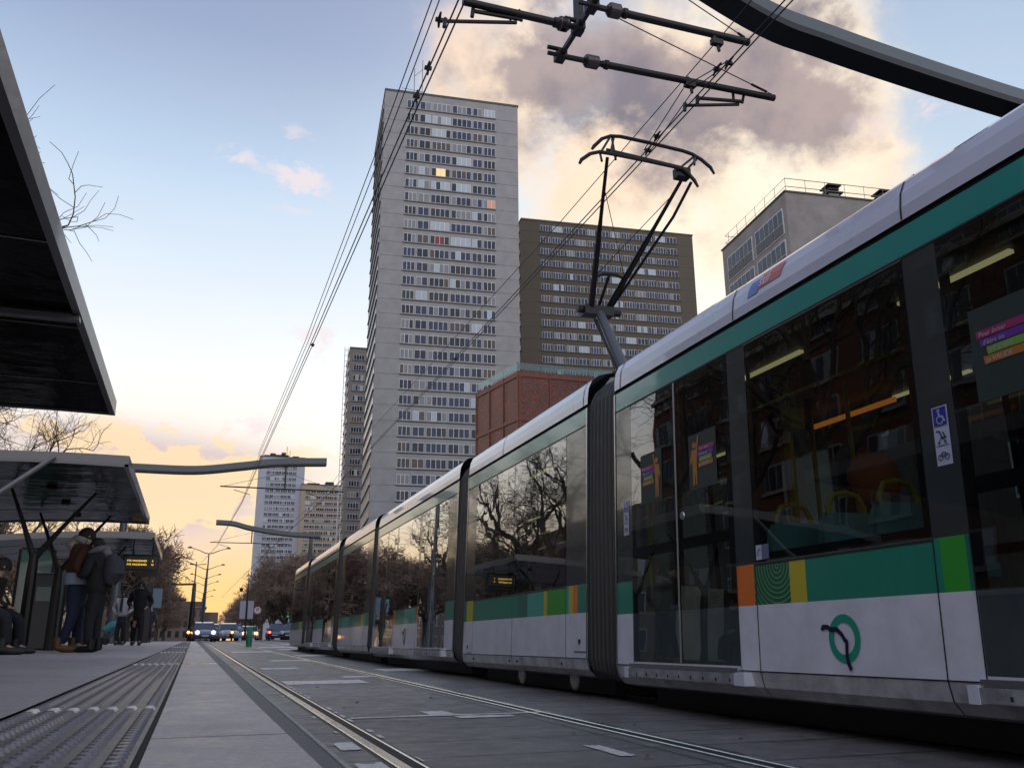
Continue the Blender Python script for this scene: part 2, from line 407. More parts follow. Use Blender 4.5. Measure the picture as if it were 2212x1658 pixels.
# grooved rails: head, groove, lip
def bendx(y): return 0
def rail(xh, side, name='rail'):
    b = MB(); ys = [-20, 0, 3, 6, 10, 14, 18, 22, 26, 32, 38, 45, 52, 60, 75, 90]
    gm = mat('rail_groove', (.012, .011, .01), .7)
    rub = mat('rail_rubber', (.03, .03, .03), .6)
    for (a0, a1, z, mm) in ((-.018, 0, .013, rub), (0, .056, .024, railm), (.056, .118, -.02, gm), (.118, .132, .021, railm), (.132, .155, .013, rub)):
        if z > 0:
            rows = [[(xh+side*(a)+bendx(y), y, g(y)+zz) for a, zz in ((a0, .0), (a0, z-.003), (a0+.004, z), (a1-.004, z), (a1, z-.003), (a1, .0))] for y in ys]
        else:
            rows = [[(xh+side*(a)+bendx(y), y, g(y)+.0145) for a in (a0, a1)] for y in ys]
        b.grid(rows, mm)
    o = b.build(name, smooth=False); tag(o, kind='structure'); return o
rail(.865, 1); rail(2.465, -1)
rail(3.775, 1); rail(5.375, -1)
# white paint and worn patches on the track slab
pt = MB(); rp = random.Random(3)
def patch(x0, y0, x1, y1, rag=.02, mm=paintw):
    n = 7; P = []
    for i in range(n): P.append((x0+(x1-x0)*i/(n-1), y0+rp.uniform(-rag, rag)))
    for i in range(n): P.append((x1-(x1-x0)*i/(n-1), y1+rp.uniform(-rag, rag)*1.5))
    pt.face([(px, py, g(py)+.0165) for px, py in P], mm)
for X0, Y0, X1, Y1 in ((.70, 2.62, .85, 3.05), (.715, 2.18, .84, 2.24), (.715, 3.9, .84, 4.2), (.735, 4.7, .84, 5.0), (1.05, 6.35, 2.5, 6.44), (1.62, 6.45, 1.80, 6.75), (1.75, 6.15, 2.15, 6.30), (1.05, 10.8, 2.0, 11.6), (1.9, 12.2, 2.3, 12.7), (1.1, 15.5, 1.7, 16.2), (2.8, 14, 3.6, 15), (1.92, 4.02, 2.0, 4.45), (1.6, 20, 2.4, 20.9), (2.6, 24, 3.6, 26), (3.0, 34, 3.7, 36), (6.0, 46, 8.5, 48), (1.2, 30, 2.5, 32), (2.7, 40, 4.5, 42), (4.5, 50, 7.5, 52), (7.5, 60, 12, 62)):
    patch(X0, Y0, X1, Y1)
for i in range(26):   # ragged dashes of old paint following the lip of the rail
    y = 2.2+i*.33; l = rp.uniform(.12, .26)
    if rp.random() < .75: patch(1.018, y, 1.018+rp.uniform(.012, .035), y+l, .01)
    if rp.random() < .3: patch(.822, y, .842, y+l*.8, .01)
tag(pt.build('road_marking'), kind='structure')

# platform: wide slab, studded warning strip and pale edging stone
XT0, XT1, XE = -.43, -.075, .212
pY = [-8, 0, 3, 8, 15, 25, 40, 58]
mpl = paving('platform_slab', (.34, .31, .30), 0, 8.0, .02, .62, .12, .25, offs=-.13+3.9)
mst = paving('edge_stone', (.44, .405, .385), 0, 1.25, .016, .5, .16, .22, offs=.37)
mtb = mat('tactile_base', (.04, .037, .042), .45, noise=.35, nscale=6, bump=.001)
b = MB()
b.grid([[(x, y, pf(y)) for x in (-9, XT0-.012)] for y in pY], mpl)
b.grid([[(x, y, z) for x, z in ((-9, pf(y)), (-9, -.7))] for y in pY], mpl)
b.face([(-9, -8, -.7), (XE, -8, -.7), (XE, -8, pf(-8)), (-9, -8, pf(-8))], mpl)
b.face([(-9, 58, g(58)), (XE, 58, g(58)), (XE, 58, pf(58)), (-9, 58, pf(58))], mpl)
gap = mat('joint_dark', (.02, .02, .02), .9)
b.grid([[(x, y, pf(y)-.006) for x in (XT0-.012, XT0)] for y in pY], gap)
b.grid([[(x, y, pf(y)-.006) for x in (XT1, XT1+.014)] for y in pY], gap)
b.grid([[(x, y, z) for x, z in ((XT1+.014, pf(y)-.006), (XT1+.014, pf(y)), (XE-.012, pf(y)), (XE, pf(y)-.012), (XE, pf(y)-.07), (XE-.03, pf(y)-.09), (XE-.03, -.7))] for y in pY], mst)
tag(b.build('platform'), kind='structure')
b = MB()
b.grid([[(x, y, pf(y)-.003) for x in (XT0, XT1)] for y in pY], mtb)
mstud = mat('tactile_stud', (.145, .14, .165), .3, coat=.5)
mstw = mat('tactile_stud_white', (.72, .70, .64), .3, coat=.6)  # white studs in a few short stretches of the strip
nr = 7
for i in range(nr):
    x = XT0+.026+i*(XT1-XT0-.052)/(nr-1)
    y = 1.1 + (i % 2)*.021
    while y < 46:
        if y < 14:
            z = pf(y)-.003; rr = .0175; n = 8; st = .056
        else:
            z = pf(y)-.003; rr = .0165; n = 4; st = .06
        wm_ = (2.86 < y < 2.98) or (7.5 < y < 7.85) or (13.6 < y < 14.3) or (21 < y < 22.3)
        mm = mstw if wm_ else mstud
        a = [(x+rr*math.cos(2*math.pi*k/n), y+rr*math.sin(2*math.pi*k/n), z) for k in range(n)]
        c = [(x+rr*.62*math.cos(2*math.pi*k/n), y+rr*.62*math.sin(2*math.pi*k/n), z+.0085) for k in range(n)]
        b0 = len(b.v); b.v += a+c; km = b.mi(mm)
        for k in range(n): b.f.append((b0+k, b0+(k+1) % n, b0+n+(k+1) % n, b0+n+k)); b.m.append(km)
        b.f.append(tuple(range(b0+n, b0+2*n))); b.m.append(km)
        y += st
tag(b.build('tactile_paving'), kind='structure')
b = MB()
mpol = mat('polished_joint_plate', (.62, .55, .46), .18, coat=.6, noise=.15, nscale=20)  # bright warm reflection on the edging, put into the polished plate's colour
for y0, y1 in ((7.5, 7.85), (13.6, 14.2), (21, 22.2)):
    b.box(XT1+.016, XE-.014, y0, y1, pf(y0)-.01, pf((y0+y1)/2)+.003, mpol)
tag(b.build('platform_glint_plate'), kind='structure')
# ------------------------------------------------------------------ tram
TX = 3.25; TC = 4.575
PR = [(.20, -.36), (.07, -.335), (.02, -.28), (.0, -.19), (.0, -.184), (.012, .2), (.020, .45), (.066, 1.9), (.072, 2.06)]
ROOF = [(.092, 2.065), (.092, 2.092), (.074, 2.098), (.078, 2.17), (.092, 2.255), (.128, 2.33), (.195, 2.385), (.31, 2.42), (.52, 2.45), (.9, 2.475), (1.325, 2.48)]
def dxz(z):
    for (a, za), (c, zc) in zip(PR, PR[1:]):
        if z <= zc: return a+(c-a)*max(0, (z-za)/(zc-za))
    return PR[-1][0]
def side(s, z, out=0):    # X at height z on near (s=-1) or far (s=1) flank
    return TC + s*((TC-TX) - dxz(z) + out)
tram = thing('tram', 'long white and green articulated tram with a raised pantograph standing on the far track', 'tram', (TC, 9.1, g(9)))
ORG = Vector((TC, 9.1, g(9)))
def tb(mb, name, parent=None, **k):
    o = mb.build(name, parent or tram, **k); return o
def strip(b, y0, y1, z0, z1, m, s, out=0, zo=0):
    zs = sorted({z0, z1} | {z for _, z in PR if z0 < z < z1})
    b.grid([[(side(s, z, out), y, z+zo) for z in zs] for y in (y0, y1)], m)
def hseam(b, y0, y1, z, s, zo, w=.006, m=None):
    strip(b, y0, y1, z-w/2, z+w/2, m or black, s, .0025, zo)
def vseam(b, y, z0, z1, s, zo, w=.008, m=None):
    strip(b, y-w/2, y+w/2, z0, z1, m or black, s, .0025, zo)
def rings_mat():
    M = bpy.data.materials.new('band_rings'); M.use_nodes = True; nt = M.node_tree; b = nt.nodes['Principled BSDF']; L = nt.links.new
    tc = nt.nodes.new('ShaderNodeTexCoord'); mp = nt.nodes.new('ShaderNodeMapping'); mp.inputs['Location'].default_value = (0, -4.60+9.1-9.1, -.42); L(tc.outputs['Object'], mp.inputs[0])
    wv = nt.nodes.new('ShaderNodeTexWave'); wv.wave_type = 'RINGS'; wv.rings_direction = 'X'; wv.inputs['Scale'].default_value = 11; wv.inputs['Distortion'].default_value = .6
    L(mp.outputs[0], wv.inputs[0]); cr = nt.nodes.new('ShaderNodeValToRGB'); e = cr.color_ramp.elements
    e[0].position = .72; e[0].color = (.006, .085, .06, 1); e[1].position = .9; e[1].color = (.09, .36, .10, 1)
    L(wv.outputs[0], cr.inputs[0]); L(cr.outputs[0], b.inputs['Base Color']); b.inputs['Roughness'].default_value = .35; b.inputs['Coat Weight'].default_value = .6
    return M
ringm = rings_mat()
gdark = mat('band_dark_green', (.008, .15, .11), .35, coat=.6)
gpale = mat('band_sea_green', (.03, .36, .28), .35, coat=.6)
interior = mat('tram_interior', (.04, .045, .045), .6)
ceilm = mat('tram_ceiling', (.07, .07, .07), .5)
lightm = mat('tram_lamp_strip', (.9, .85, .6), .5, emit=(1, .85, .42), es=.45)
polem = mat('handrail_yellow', (.62, .50, .03), .35, coat=.3)
seatm = mat('seat_teal', (.22, .55, .58), .6, noise=.1)
def car_body(y0, y1, zo, segs, bands, name='car_body', seams=()):
    """segs: (ya, yb, kind) from near to far; bands: (ya, yb, material) painted row under the windows"""
    b = MB()
    for s in (-1, 1):
        strip(b, y0, y1, -.19, .2, white, s, 0, zo)
        strip(b, y0, y1, -.36, -.19, skirtm, s, 0, zo)
        strip(b, y0, y1, 1.9, 2.06, teal, s, 0, zo)
        bb = sorted(bands)
        for ya, yb, mm in bb: strip(b, ya, yb, .2, .45, mm, s, 0, zo)
        for ya, yb, k in segs:
            if k == 'P': strip(b, ya, yb, .45, 1.9, pillar, s, 0, zo)
        hseam(b, y0, y1, -.187, s, zo, .007)
        hseam(b, y0, y1, 1.897, s, zo, .012)
        strip(b, y0, y0+.022, -.3, 2.06, silver, s, .006, zo); strip(b, y1-.022, y1, -.3, 2.06, silver, s, .006, zo)  # silver edge strip stands in for the highlight on the rounded body end
        # roof flank
        rows = [[(TC+s*((TC-TX)-dx), y, z+zo) for dx, z in ROOF] for y in (y0, y1)]
        k0 = len(b.f); b.grid(rows, roofw)
        b.m[k0] = b.mi(black); b.m[k0+1] = b.mi(black)
    # end walls (open gangway frame) floor and ceiling
    for y in (y0, y1):
        pts = [(side(-1, z), y, z+zo) for z in (-.33, -.19, .45, 1.9, 2.06)] + [(TC-1.0, y, 2.38+zo), (TC-.5, y, 2.43+zo), (TC-.42, y, 1.85+zo), (TC-.42, y, -.12+zo)]
        b.face(pts, pillar); b.face([(2*TC-x, yy, z) for x, yy, z in pts], pillar)
    b.box(TX+.06, 2*TC-TX-.06, y0, y1, -.22+zo, -.17+zo, interior)
    b.box(TX+.12, 2*TC-TX-.12, y0, y1, 1.93+zo, 1.96+zo, ceilm)
    b.box(TX+.3, 2*TC-TX-.3, y0+.1, y1-.1, -.5+zo, -.24+zo, black)
    for ya, yb, k in segs:
        if k in 'WDd':
            for yy in (ya, yb): vseam(b, yy, -.34 if k == 'W' else -.19, .45, -1, zo)
    for y in seams:
        b.grid([[(TC-((TC-TX)-dx+.0025), yy, z+zo+.002) for dx, z in ROOF[2:]] for yy in (y-.006, y+.006)], black)
    body = tb(b, name, tram)
    for s in (-1, 1):
        for ya, yb, k in segs:
            if k == 'W':
                w = MB()
                strip(w, ya+.008, yb-.008, .452, 1.885, tglass, s, .001, zo)
                for yy in (ya, yb-.05): strip(w, yy, yy+.05, .46, 1.88, black, s, -.004, zo)
                strip(w, ya+.05, yb-.05, .46, .51, black, s, -.004, zo); strip(w, ya+.05, yb-.05, 1.83, 1.88, black, s, -.004, zo)
                strip(w, ya, yb, .438, .45, black, s, .003, zo)
                strip(w, ya, yb, .45, .4545, silver, s, .003, zo); strip(w, ya, yb, 1.884, 1.888, silver, s, .003, zo)
                tb(w, 'window', body)
                l = MB(); strip(l, ya, yb, .193, .2, black, s, .003, zo); vs_ = 0
            if k in ('D', 'd'):
                w = MB(); ym = (ya+yb)/2 if k == 'D' else None
                leaves = [(ya, ym), (ym, yb)] if ym else [(ya, yb)]
                for (a, c) in leaves:
                    strip(w, a, a+.07, -.165, 1.89, seal, s, -.002, zo); strip(w, c-.07, c, -.165, 1.89, seal, s, -.002, zo)
                    strip(w, a+.07, c-.07, -.165, .02, seal, s, -.002, zo); strip(w, a+.07, c-.07, 1.82, 1.89, seal, s, -.002, zo)
                    strip(w, a+.07, c-.07, .62, .70, seal, s, -.002, zo)
                    strip(w, a+.004, c-.004, -.16, 1.885, tglass, s, .001, zo)
                if ym: strip(w, ym-.012, ym+.012, -.16, 1.885, mat('door_joint', (.28, .28, .26), .35), s, .007, zo)
                if ym and s < 0: w.lathe((side(s, .86)-.0, ym-.085, .86+zo), [(.026, -.012), (.03, -.006), (.02, .004)], silver, 14, 0)
                tb(w, 'door', body)
                st = MB()
                X = side(s, -.19)
                xa, xb = (X-.055, X+.05) if s < 0 else (X-.05, X+.055)
                st.box(xa, xb, ya-.10, yb+.05, -.268+zo, -.205+zo, steelp); st.box(xa+.012, xb-.0, ya-.02, yb+.0, -.203+zo, -.172+zo, silver)
                for q in range(int((yb-ya)/.16)): st.box(xa-.003 if s < 0 else xb, xa if s < 0 else xb+.003, ya+.05+q*.16, ya+.062+q*.16, -.255+zo, -.235+zo, black)
                st.box(xa-.004, xb, ya-.11, ya-.0, -.275+zo, -.198+zo, mat('step_end_white', (.62, .64, .72), .4), ); st.box(xa-.004, xb, yb-.0, yb+.06, -.275+zo, -.198+zo, mat('step_end_white', (0,)*3))
                tb(st, 'step', body)
    # ceiling lamps and rails inside
    for xx in (TC-.75, TC+.75):
        n = max(1, int((y1-y0)/1.6))
        for i in range(n):
            ya = y0+.4+i*(y1-y0-.6)/n
            b = MB(); b.box(xx-.018, xx+.018, ya, ya+.8, 1.905+zo, 1.925+zo, lightm); tb(b, 'ceiling_lamp', body)
    return body
def stretch(y0, y1, segs, cuts): return segs

# the car nearest the viewer that fills the right of the picture
ZA = 0
A = car_body(1.0, 6.82, ZA, [(1.0, 1.64, 'P'), (1.64, 3.14, 'D'), (3.14, 3.36, 'P'), (3.36, 4.82, 'W'), (4.82, 5.03, 'P'), (5.03, 6.51, 'D'), (6.51, 6.82, 'P')],
             [(1.0, 1.64, green), (3.14, 3.17, gdark), (3.17, 3.32, lime), (3.32, 4.33, green), (4.33, 4.48, yellow), (4.48, 4.84, ringm), (4.84, 5.03, orange), (6.51, 6.82, green)], seams=(3.33, 4.93, 6.70))
B = car_body(7.40, 11.33, .035, [(7.40, 7.90, 'P'), (7.90, 9.43, 'W'), (9.43, 10.91, 'W'), (10.91, 11.33, 'P')],
             [(7.40, 7.63, green), (7.63, 7.73, orange), (7.73, 7.83, yellow), (7.83, 7.90, gpale), (7.90, 8.39, lime), (8.39, 8.48, yellow), (8.48, 8.95, gpale), (8.95, 9.25, gdark), (9.25, 10.91, green), (10.91, 11.20, yellow), (11.20, 11.33, green)], seams=(7.5, 9.9))
Cc = car_body(11.80, 17.64, .075, [(11.80, 12.28, 'P'), (12.28, 13.88, 'D'), (13.88, 14.02, 'P'), (14.02, 15.66, 'W'), (15.66, 15.76, 'P'), (15.76, 17.41, 'D'), (17.41, 17.64, 'P')],
              [(11.8, 12.28, green), (13.88, 14.02, orange), (14.02, 14.9, gpale), (14.9, 15.62, green), (15.62, 15.76, orange), (17.41, 17.64, green)])
D_ = car_body(18.10, 22.12, .11, [(18.1, 18.7, 'P'), (18.7, 20.2, 'W'), (20.2, 21.7, 'W'), (21.7, 22.12, 'P')],
              [(18.1, 18.45, green), (18.45, 18.7, gpale), (18.7, 19.0, yellow), (19.0, 20.6, green), (20.6, 21.7, gpale), (21.7, 22.12, green)])
E_ = car_body(22.95, 28.95, .155, [(22.95, 23.27, 'P'), (23.27, 24.95, 'D'), (24.95, 25.1, 'P'), (25.1, 26.95, 'W'), (26.95, 27.02, 'P'), (27.02, 28.68, 'D'), (28.68, 28.95, 'P')],
              [(22.95, 23.27, green), (24.95, 26.2, gpale), (26.2, 27.02, green), (28.68, 28.95, green)])
F_ = car_body(29.7, 33.6, .2, [(29.7, 29.95, 'P'), (29.95, 31.6, 'W'), (31.6, 33.2, 'W'), (33.2, 33.6, 'P')],
              [(29.7, 30.1, green), (30.1, 30.9, yellow), (30.9, 33.6, green)])
G_ = car_body(-4.2, .35, -.02, [(-4.2, -3.7, 'P'), (-3.7, -2.0, 'W'), (-2.0, -.2, 'W'), (-.2, .35, 'P')], [(-4.2, .35, green)])
# rounded nose of the far cab and of the one behind the viewer
def nose(y, d, zo, s, name):
    b = MB(); rows = []
    for t in (0, .3, .6, .85, 1.0):
        sq = math.sqrt(max(0, 1-t*t*.80)); row = []
        for sg in (-1, 1):
            P = [(side(sg, z)-TC, z) for z in (-.33, -.19, .2, .45, 1.2, 1.9, 2.06)] + [(sg*1.2, 2.25), (sg*.9, 2.42)]
            if sg > 0: P = P[::-1]
            for x, z in P:
                lean = max(0, (z-.45))*.38*t
                row.append((TC+x*(.35+.65*sq), y+d*s*t-s*lean, z*(1 if z < 1.5 else 1-.04*t)+zo))
        rows.append(row)
    b.grid(rows, white)
    nn = len(rows[0]); 
    for i in range(len(b.f)):
        j = i % (nn-1)
        if j in (3, 4, 12, 13): b.m[i] = b.mi(pillar)
        if j in (6, 7, 9, 10, 8): b.m[i] = b.mi(mat('cab_brow_blue', (.10, .13, .33), .3, coat=.6))
    b.face(rows[-1], pillar)
    tb(b, name, tram, smooth=True)
nose(33.6, 1.3, .2, 1, 'cab_nose'); nose(-4.2, 1.5, -.02, -1, 'cab_nose')
# bellows between the cars
def bellows(y0, y1, z0, z1):
    b = MB(); rows = []; n = max(6, int((y1-y0)/.075))*4; 
    for i in range(n+1):
        t = i/n; o = (.055 if i % 4 in (1, 2) else 0.0)+.02; y = y0+(y1-y0)*t; zo = z0+(z1-z0)*t; row = []
        P = [(dx, z) for dx, z in PR[:4]] + [(.01, .3), (.03, 1.0), (.066, 1.9), (.08, 2.1), (.13, 2.22), (.24, 2.32), (.45, 2.4), (.8, 2.44)]
        for dx, z in P: row.append((TX+dx+o, y, z+zo-(o if z > 2.1 else 0)))
        for dx, z in P[::-1]: row.append((2*TC-TX-dx-o, y, z+zo-(o if z > 2.1 else 0)))
        rows.append(row)
    b.grid(rows, bell)
    tb(b, 'bellows', tram)
bellows(.35, 1.0, -.02, 0); bellows(6.82, 7.40, ZA, .035); bellows(11.33, 11.80, .035, .075); bellows(17.64, 18.10, .075, .11); bellows(22.12, 22.95, .11, .155); bellows(28.95, 29.7, .155, .2)
# roof equipment fairings between flanks
for (a, c, zo) in ((1.6, 6.2, 0), (12.4, 17.0, .075), (18.6, 21.6, .11), (23.6, 28.4, .155)): b = MB(); b.box(TC-.6, TC+.6, a, c, 2.47+zo, 2.54+zo, mat('roof_box', (.3, .31, .34), .5)); tb(b, 'roof_equipment', tram, bevel=.03)
# bogies: wheels under B, D, F, G
whl = mat('wheel_steel', (.34, .32, .30), .4, metal=.7, noise=.3)
for yc, zo in ((9.42, 0), (7.98, 0), (19.3, 0), (20.9, 0), (30.6, 0), (32.2, 0), (-1.2, 0), (-2.9, 0)):
    w = MB(); zc = g(yc)+.27
    for xx in (TC-.74, TC+.74): w.lathe((xx, yc, zc), [(.05, -.06), (.245, -.06), (.265, -.03), (.265, .03), (.2, .045), (.1, .06)], whl, 24, 0)
    w.tube([(TC-.7, yc, zc), (TC+.7, yc, zc)], .06, black)
    if yc in (9.42, 7.98): # sand guard plates low on the skirt
        w.lathe((TX+.12, yc, -.335+zo), [(.09, -.012), (.11, 0), (.09, .012)], whl, 18, 0)
    tb(w, 'wheelset', tram)
# seams with small latches on the skirt of B
b = MB()
for y in (10.85, 9.5, 9.25, 8.0): q_ = MB(); q_.lathe((side(-1, -.2)-.002, y, -.24+.035), [(.012, -.004), (.014, 0), (.010, .004)], black, 8, 0); tb(q_, 'latch', B)
b.box(TX-.004, TX, 7.44, 7.70, -.10, -.093, black); b.box(TX-.004, TX, 10.95, 11.15, -.14, -.133, black)
for yy, zz in ((7.56, 0), (11.1, -.06)): b.box(TX-.003, TX+.01, yy, yy+.035, zz-.03, zz+.01, gap)
tb(b, 'hatch_trim', B)
# operator logo (ring with a profile line) on A and C, roof sticker, pictogram labels
def YZ(px, py, out=0.004):  # point on A's flank seen at a pixel
    p = onX(px, py, TX); return (p.y, p.z)
ringg = mat('emblem_green', (.010, .30, .20), .4); navy = mat('emblem_navy', (.006, .008, .05), .4)
def emblem(dy, dz, parent, o=.004):
    b = MB(); cy, cz = 4.04+dy, .0+dz; rows = []
    for r in (.082, .125): rows.append([(side(-1, cz+r*math.sin(a))-o, cy+r*math.cos(a), cz+r*math.sin(a)) for a in [2*math.pi*k/48 for k in range(48)]])
    b.grid(rows, ringg, True)
    P = [(4.212, .047), (4.205, .062), (4.165, .060), (4.135, .046), (4.09, .048), (4.075, .035), (4.055, .022), (4.035, -.005), (4.018, -.018), (4.022, -.05), (4.025, -.09), (4.018, -.125), (4.0, -.155)]
    w = .0125
    for (a, za), (c, zc) in zip(P, P[1:]):
        d = Vector((c-a, zc-za)); d.normalize(); n = Vector((-d.y, d.x))*w; e = d*.004
        q = [(a-e.x+n.x, za-e.y+n.y), (c+e.x+n.x, zc+e.y+n.y), (c+e.x-n.x, zc+e.y-n.y), (a-e.x-n.x, za-e.y-n.y)]
        b.face([(side(-1, z+dz)-o-.003, y+dy, z+dz) for y, z in q], navy)
    tb(b, 'emblem', parent)
emblem(0, 0, A); emblem(10.75, .085, Cc)
def flank_M(y, z, zo=0, out=.004, tilt=.032):
    # text local x -> world -Y (reads left to right from the platform), local y -> up
    return Matrix(((0, tilt, -1, side(-1, z)-out), (-1, 0, 0, y), (0, 1, 0, z+zo), (0, 0, 0, 1)))
def fl_quad(b, y0, y1, z0, z1, m, out=.003, skew=0):
    b.face([(side(-1, z0)-out, y0, z0), (side(-1, z0)-out, y1, z0), (side(-1, z1)-out, y1-skew, z1), (side(-1, z1)-out, y0-skew, z1)], m)
# roof sticker: slanted red box with white letters and a blue field
stm_r = mat('sticker_red', (.62, .085, .06), .4, coat=.5); stm_b = mat('sticker_blue', (.10, .17, .55), .4, coat=.5); stm_w = mat('sticker_white', (.7, .7, .76), .4)
def roofpt(y, t):  # t 0..1 up the roof flank between z 2.2 and 2.36
    P = ROOF[3:6]; f = t*2; i = min(int(f), 1); f -= i
    a, c = P[i], P[i+1]
    return Vector((TX+a[0]+(c[0]-a[0])*f-.004, y, a[1]+(c[1]-a[1])*f+.003))
b = MB()
def rq(y0, y1, t0, t1, m, sk=.03, off=0):
    for i in range(4):
        ta, tc_ = t0+(t1-t0)*i/4, t0+(t1-t0)*(i+1)/4
        o = Vector((-off, 0, off))
        b.face([roofpt(y0-sk*ta, ta)+o, roofpt(y1-sk*ta, ta)+o, roofpt(y1-sk*tc_, tc_)+o, roofpt(y0-sk*tc_, tc_)+o], m)
rq(4.40, 4.64, .25, .85, stm_r, .06); rq(4.645, 4.76, .12, .72, stm_b, .06, .001)
tb(b, 'route_sticker', A)
a_, c_ = roofpt(0, .3), roofpt(0, .7); dv = (c_-a_).normalized()
nv = Vector((-dv.z, 0, dv.x))
o_ = roofpt(4.625, .33)+nv*.003
Mt = Matrix(((0, dv.x, nv.x, o_.x), (-1, 0, 0, o_.y), (0, dv.z, nv.z, o_.z), (0, 0, 0, 1)))
text_mesh('stif', .10, stm_w, A, Mt, 'lettering', .25, .0008, bold=.001)
# access pictograms
picb = mat('pictogram_blue', (.015, .03, .33), .35, coat=.5); picw = mat('pictogram_white', (.50, .52, .68), .35, coat=.5); pick = mat('pictogram_dark', (.03, .03, .08), .5)
def stroke(b, P, w, m, base, out):
    y0, z0, sc = base
    for (a, za), (c, zc) in zip(P, P[1:]):
        d = Vector((c-a, zc-za))
        if d.length < 1e-6: continue
        d.normalize(); n = Vector((-d.y, d.x))*w/2
        q = [(a+n.x-d.x*w*.3, za+n.y-d.y*w*.3), (c+n.x+d.x*w*.3, zc+n.y+d.y*w*.3), (c-n.x+d.x*w*.3, zc-n.y+d.y*w*.3), (a-n.x-d.x*w*.3, za-n.y-d.y*w*.3)]
        b.face([(side(-1, z0+z*sc)-out, y0-y*sc, z0+z*sc) for y, z in q], m)
def circ(cx, cy, r, n=14, a0=0, a1=360): return [(cx+r*math.cos(R_(a0+(a1-a0)*i/n)), cy+r*math.sin(R_(a0+(a1-a0)*i/n))) for i in range(n+1)]
def pictos(y0, w, zt, h, parent):
    """y0 left edge (far side), zt top"""
    b = MB(); fl_quad(b, y0, y0-w, zt-h, zt, picw, .003)
    hh = h/3
    fl_quad(b, y0-w*.08, y0-w*.92, zt-hh*.96, zt-h*.02, picb, .0045)
    sc = w
    base = (y0, zt-hh, sc)
    stroke(b, circ(.45, .78, .05, 8), .09, picw, base, .006)
    stroke(b, [(.45, .72), (.5, .45), (.68, .45), (.8, .2)], .09, picw, base, .006)
    stroke(b, circ(.5, .3, .2, 12, 120, 400), .06, picw, base, .006)
    base = (y0, zt-2*hh, sc)
    stroke(b, [(.2, .75), (.4, .7), (.5, .4), (.75, .35), (.6, .65)], .08, pick, base, .006)
    stroke(b, [(.5, .4), (.3, .2)], .05, pick, base, .006); stroke(b, [(.45, .4), (.7, .2)], .05, pick, base, .006)
    stroke(b, circ(.3, .14, .05, 8), .05, pick, base, .006); stroke(b, circ(.7, .14, .05, 8), .05, pick, base, .006)
    base = (y0, zt-3*hh, sc)
    stroke(b, circ(.28, .4, .14, 12), .045, pick, base, .006); stroke(b, circ(.72, .4, .14, 12), .045, pick, base, .006)
    stroke(b, [(.28, .4), (.42, .65), (.62, .62), (.72, .4)], .045, pick, base, .006); stroke(b, [(.42, .65), (.5, .4), (.62, .62)], .045, pick, base, .006)
    for k in (1, 2): fl_quad(b, y0-w*.1, y0-w*.9, zt-hh*k-.003, zt-hh*k+.001, pick, .005)
    tb(b, 'pictogram_sign', parent)
pictos(3.275, .095, 1.065, .285, A); pictos(6.655, .095, 1.105, .285, A)
b = MB(); fl_quad(b, 4.80, 4.74, .47, .56, picw, .004); fl_quad(b, 4.74, 4.665, .47, .56, mat('sticker_smoke', (.12, .14, .25), .4), .004)
stroke(b, [(.3, .3), (.6, .9), (.75, .85)], .12, pick, (4.80, .48, .06), .006)
tb(b, 'pictogram_sign', A)
# posters stuck inside the door panes
posg = mat('poster_green', (.014, .028, .023), .6); po = mat('poster_orange', (.42, .15, .015), .5); pp = mat('poster_pink', (.30, .015, .12), .5); pv = mat('poster_violet', (.12, .02, .28), .5); pgr = mat('poster_lime', (.16, .36, .04), .5); pw = mat('poster_letters', (.42, .40, .40), .5)
def poster(ya, yb, za, zb, flip, parent, bars=True):
    """ya = left edge (larger Y), yb = right edge; printed film on the outside of the pane"""
    b = MB(); o = .006
    fl_quad(b, ya, yb, za, zb, posg, o); w = ya-yb; h = zb-za
    def P(u, v): return ((ya-w*(1-u)) if flip else (ya-w*u), za+h*v)
    def poly(pts, m, oo): b.face([(side(-1, P(u, v)[1])-oo, *P(u, v)) for u, v in pts], m)
    # figure with a raised arm
    fx = .2
    poly([(fx-.05, .42), (fx+.10, .42), (fx+.13, .72), (fx-.08, .72)], po, o+.002)
    poly([(fx-.05, .08), (fx+.005, .08), (fx+.03, .43), (fx-.06, .43)], po, o+.002)
    poly([(fx+.05, .08), (fx+.10, .08), (fx+.10, .43), (fx+.02, .43)], po, o+.002)
    poly([(fx+.06, .68), (fx+.12, .66), (fx+.20, .94), (fx+.15, .95)], po, o+.0025)
    poly([(fx-.08, .72), (fx-.02, .70), (fx-.10, .45), (fx-.15, .5)], po, o+.0025)
    poly([(fx+.02+.07*math.cos(a), .80+.055*math.sin(a)) for a in [2*math.pi*k/12 for k in range(12)]], po, o+.003)
    for i, (mm, u0, u1) in enumerate(((pp, .36, .93), (pv, .32, .90), (pgr, .40, .84), (po, .36, .88))):
        v = .66-i*.095
        poly([(u0, v), (u1, v), (u1+.01, v+.085), (u0+.01, v+.085)], mm, o+.003)
    ob = tb(b, 'poster', parent)
    for i, t in enumerate(('Pour éviter', "d'être en", 'infraction', 'je VALIDE')):
        v = .675-i*.095; u = .40
        y, z = P(u, v) if not flip else P((.91, .88, .82, .86)[i], v)
        text_mesh(t, h*.075, pw, parent, flank_M(y, z, 0, o+.0045), 'lettering', .1, .0003)
poster(5.57, 5.20, 1.02, 1.42, False, A); poster(6.33, 5.98, 1.02, 1.42, True, A)
poster(2.99, 2.45, 1.02, 1.46, True, A)
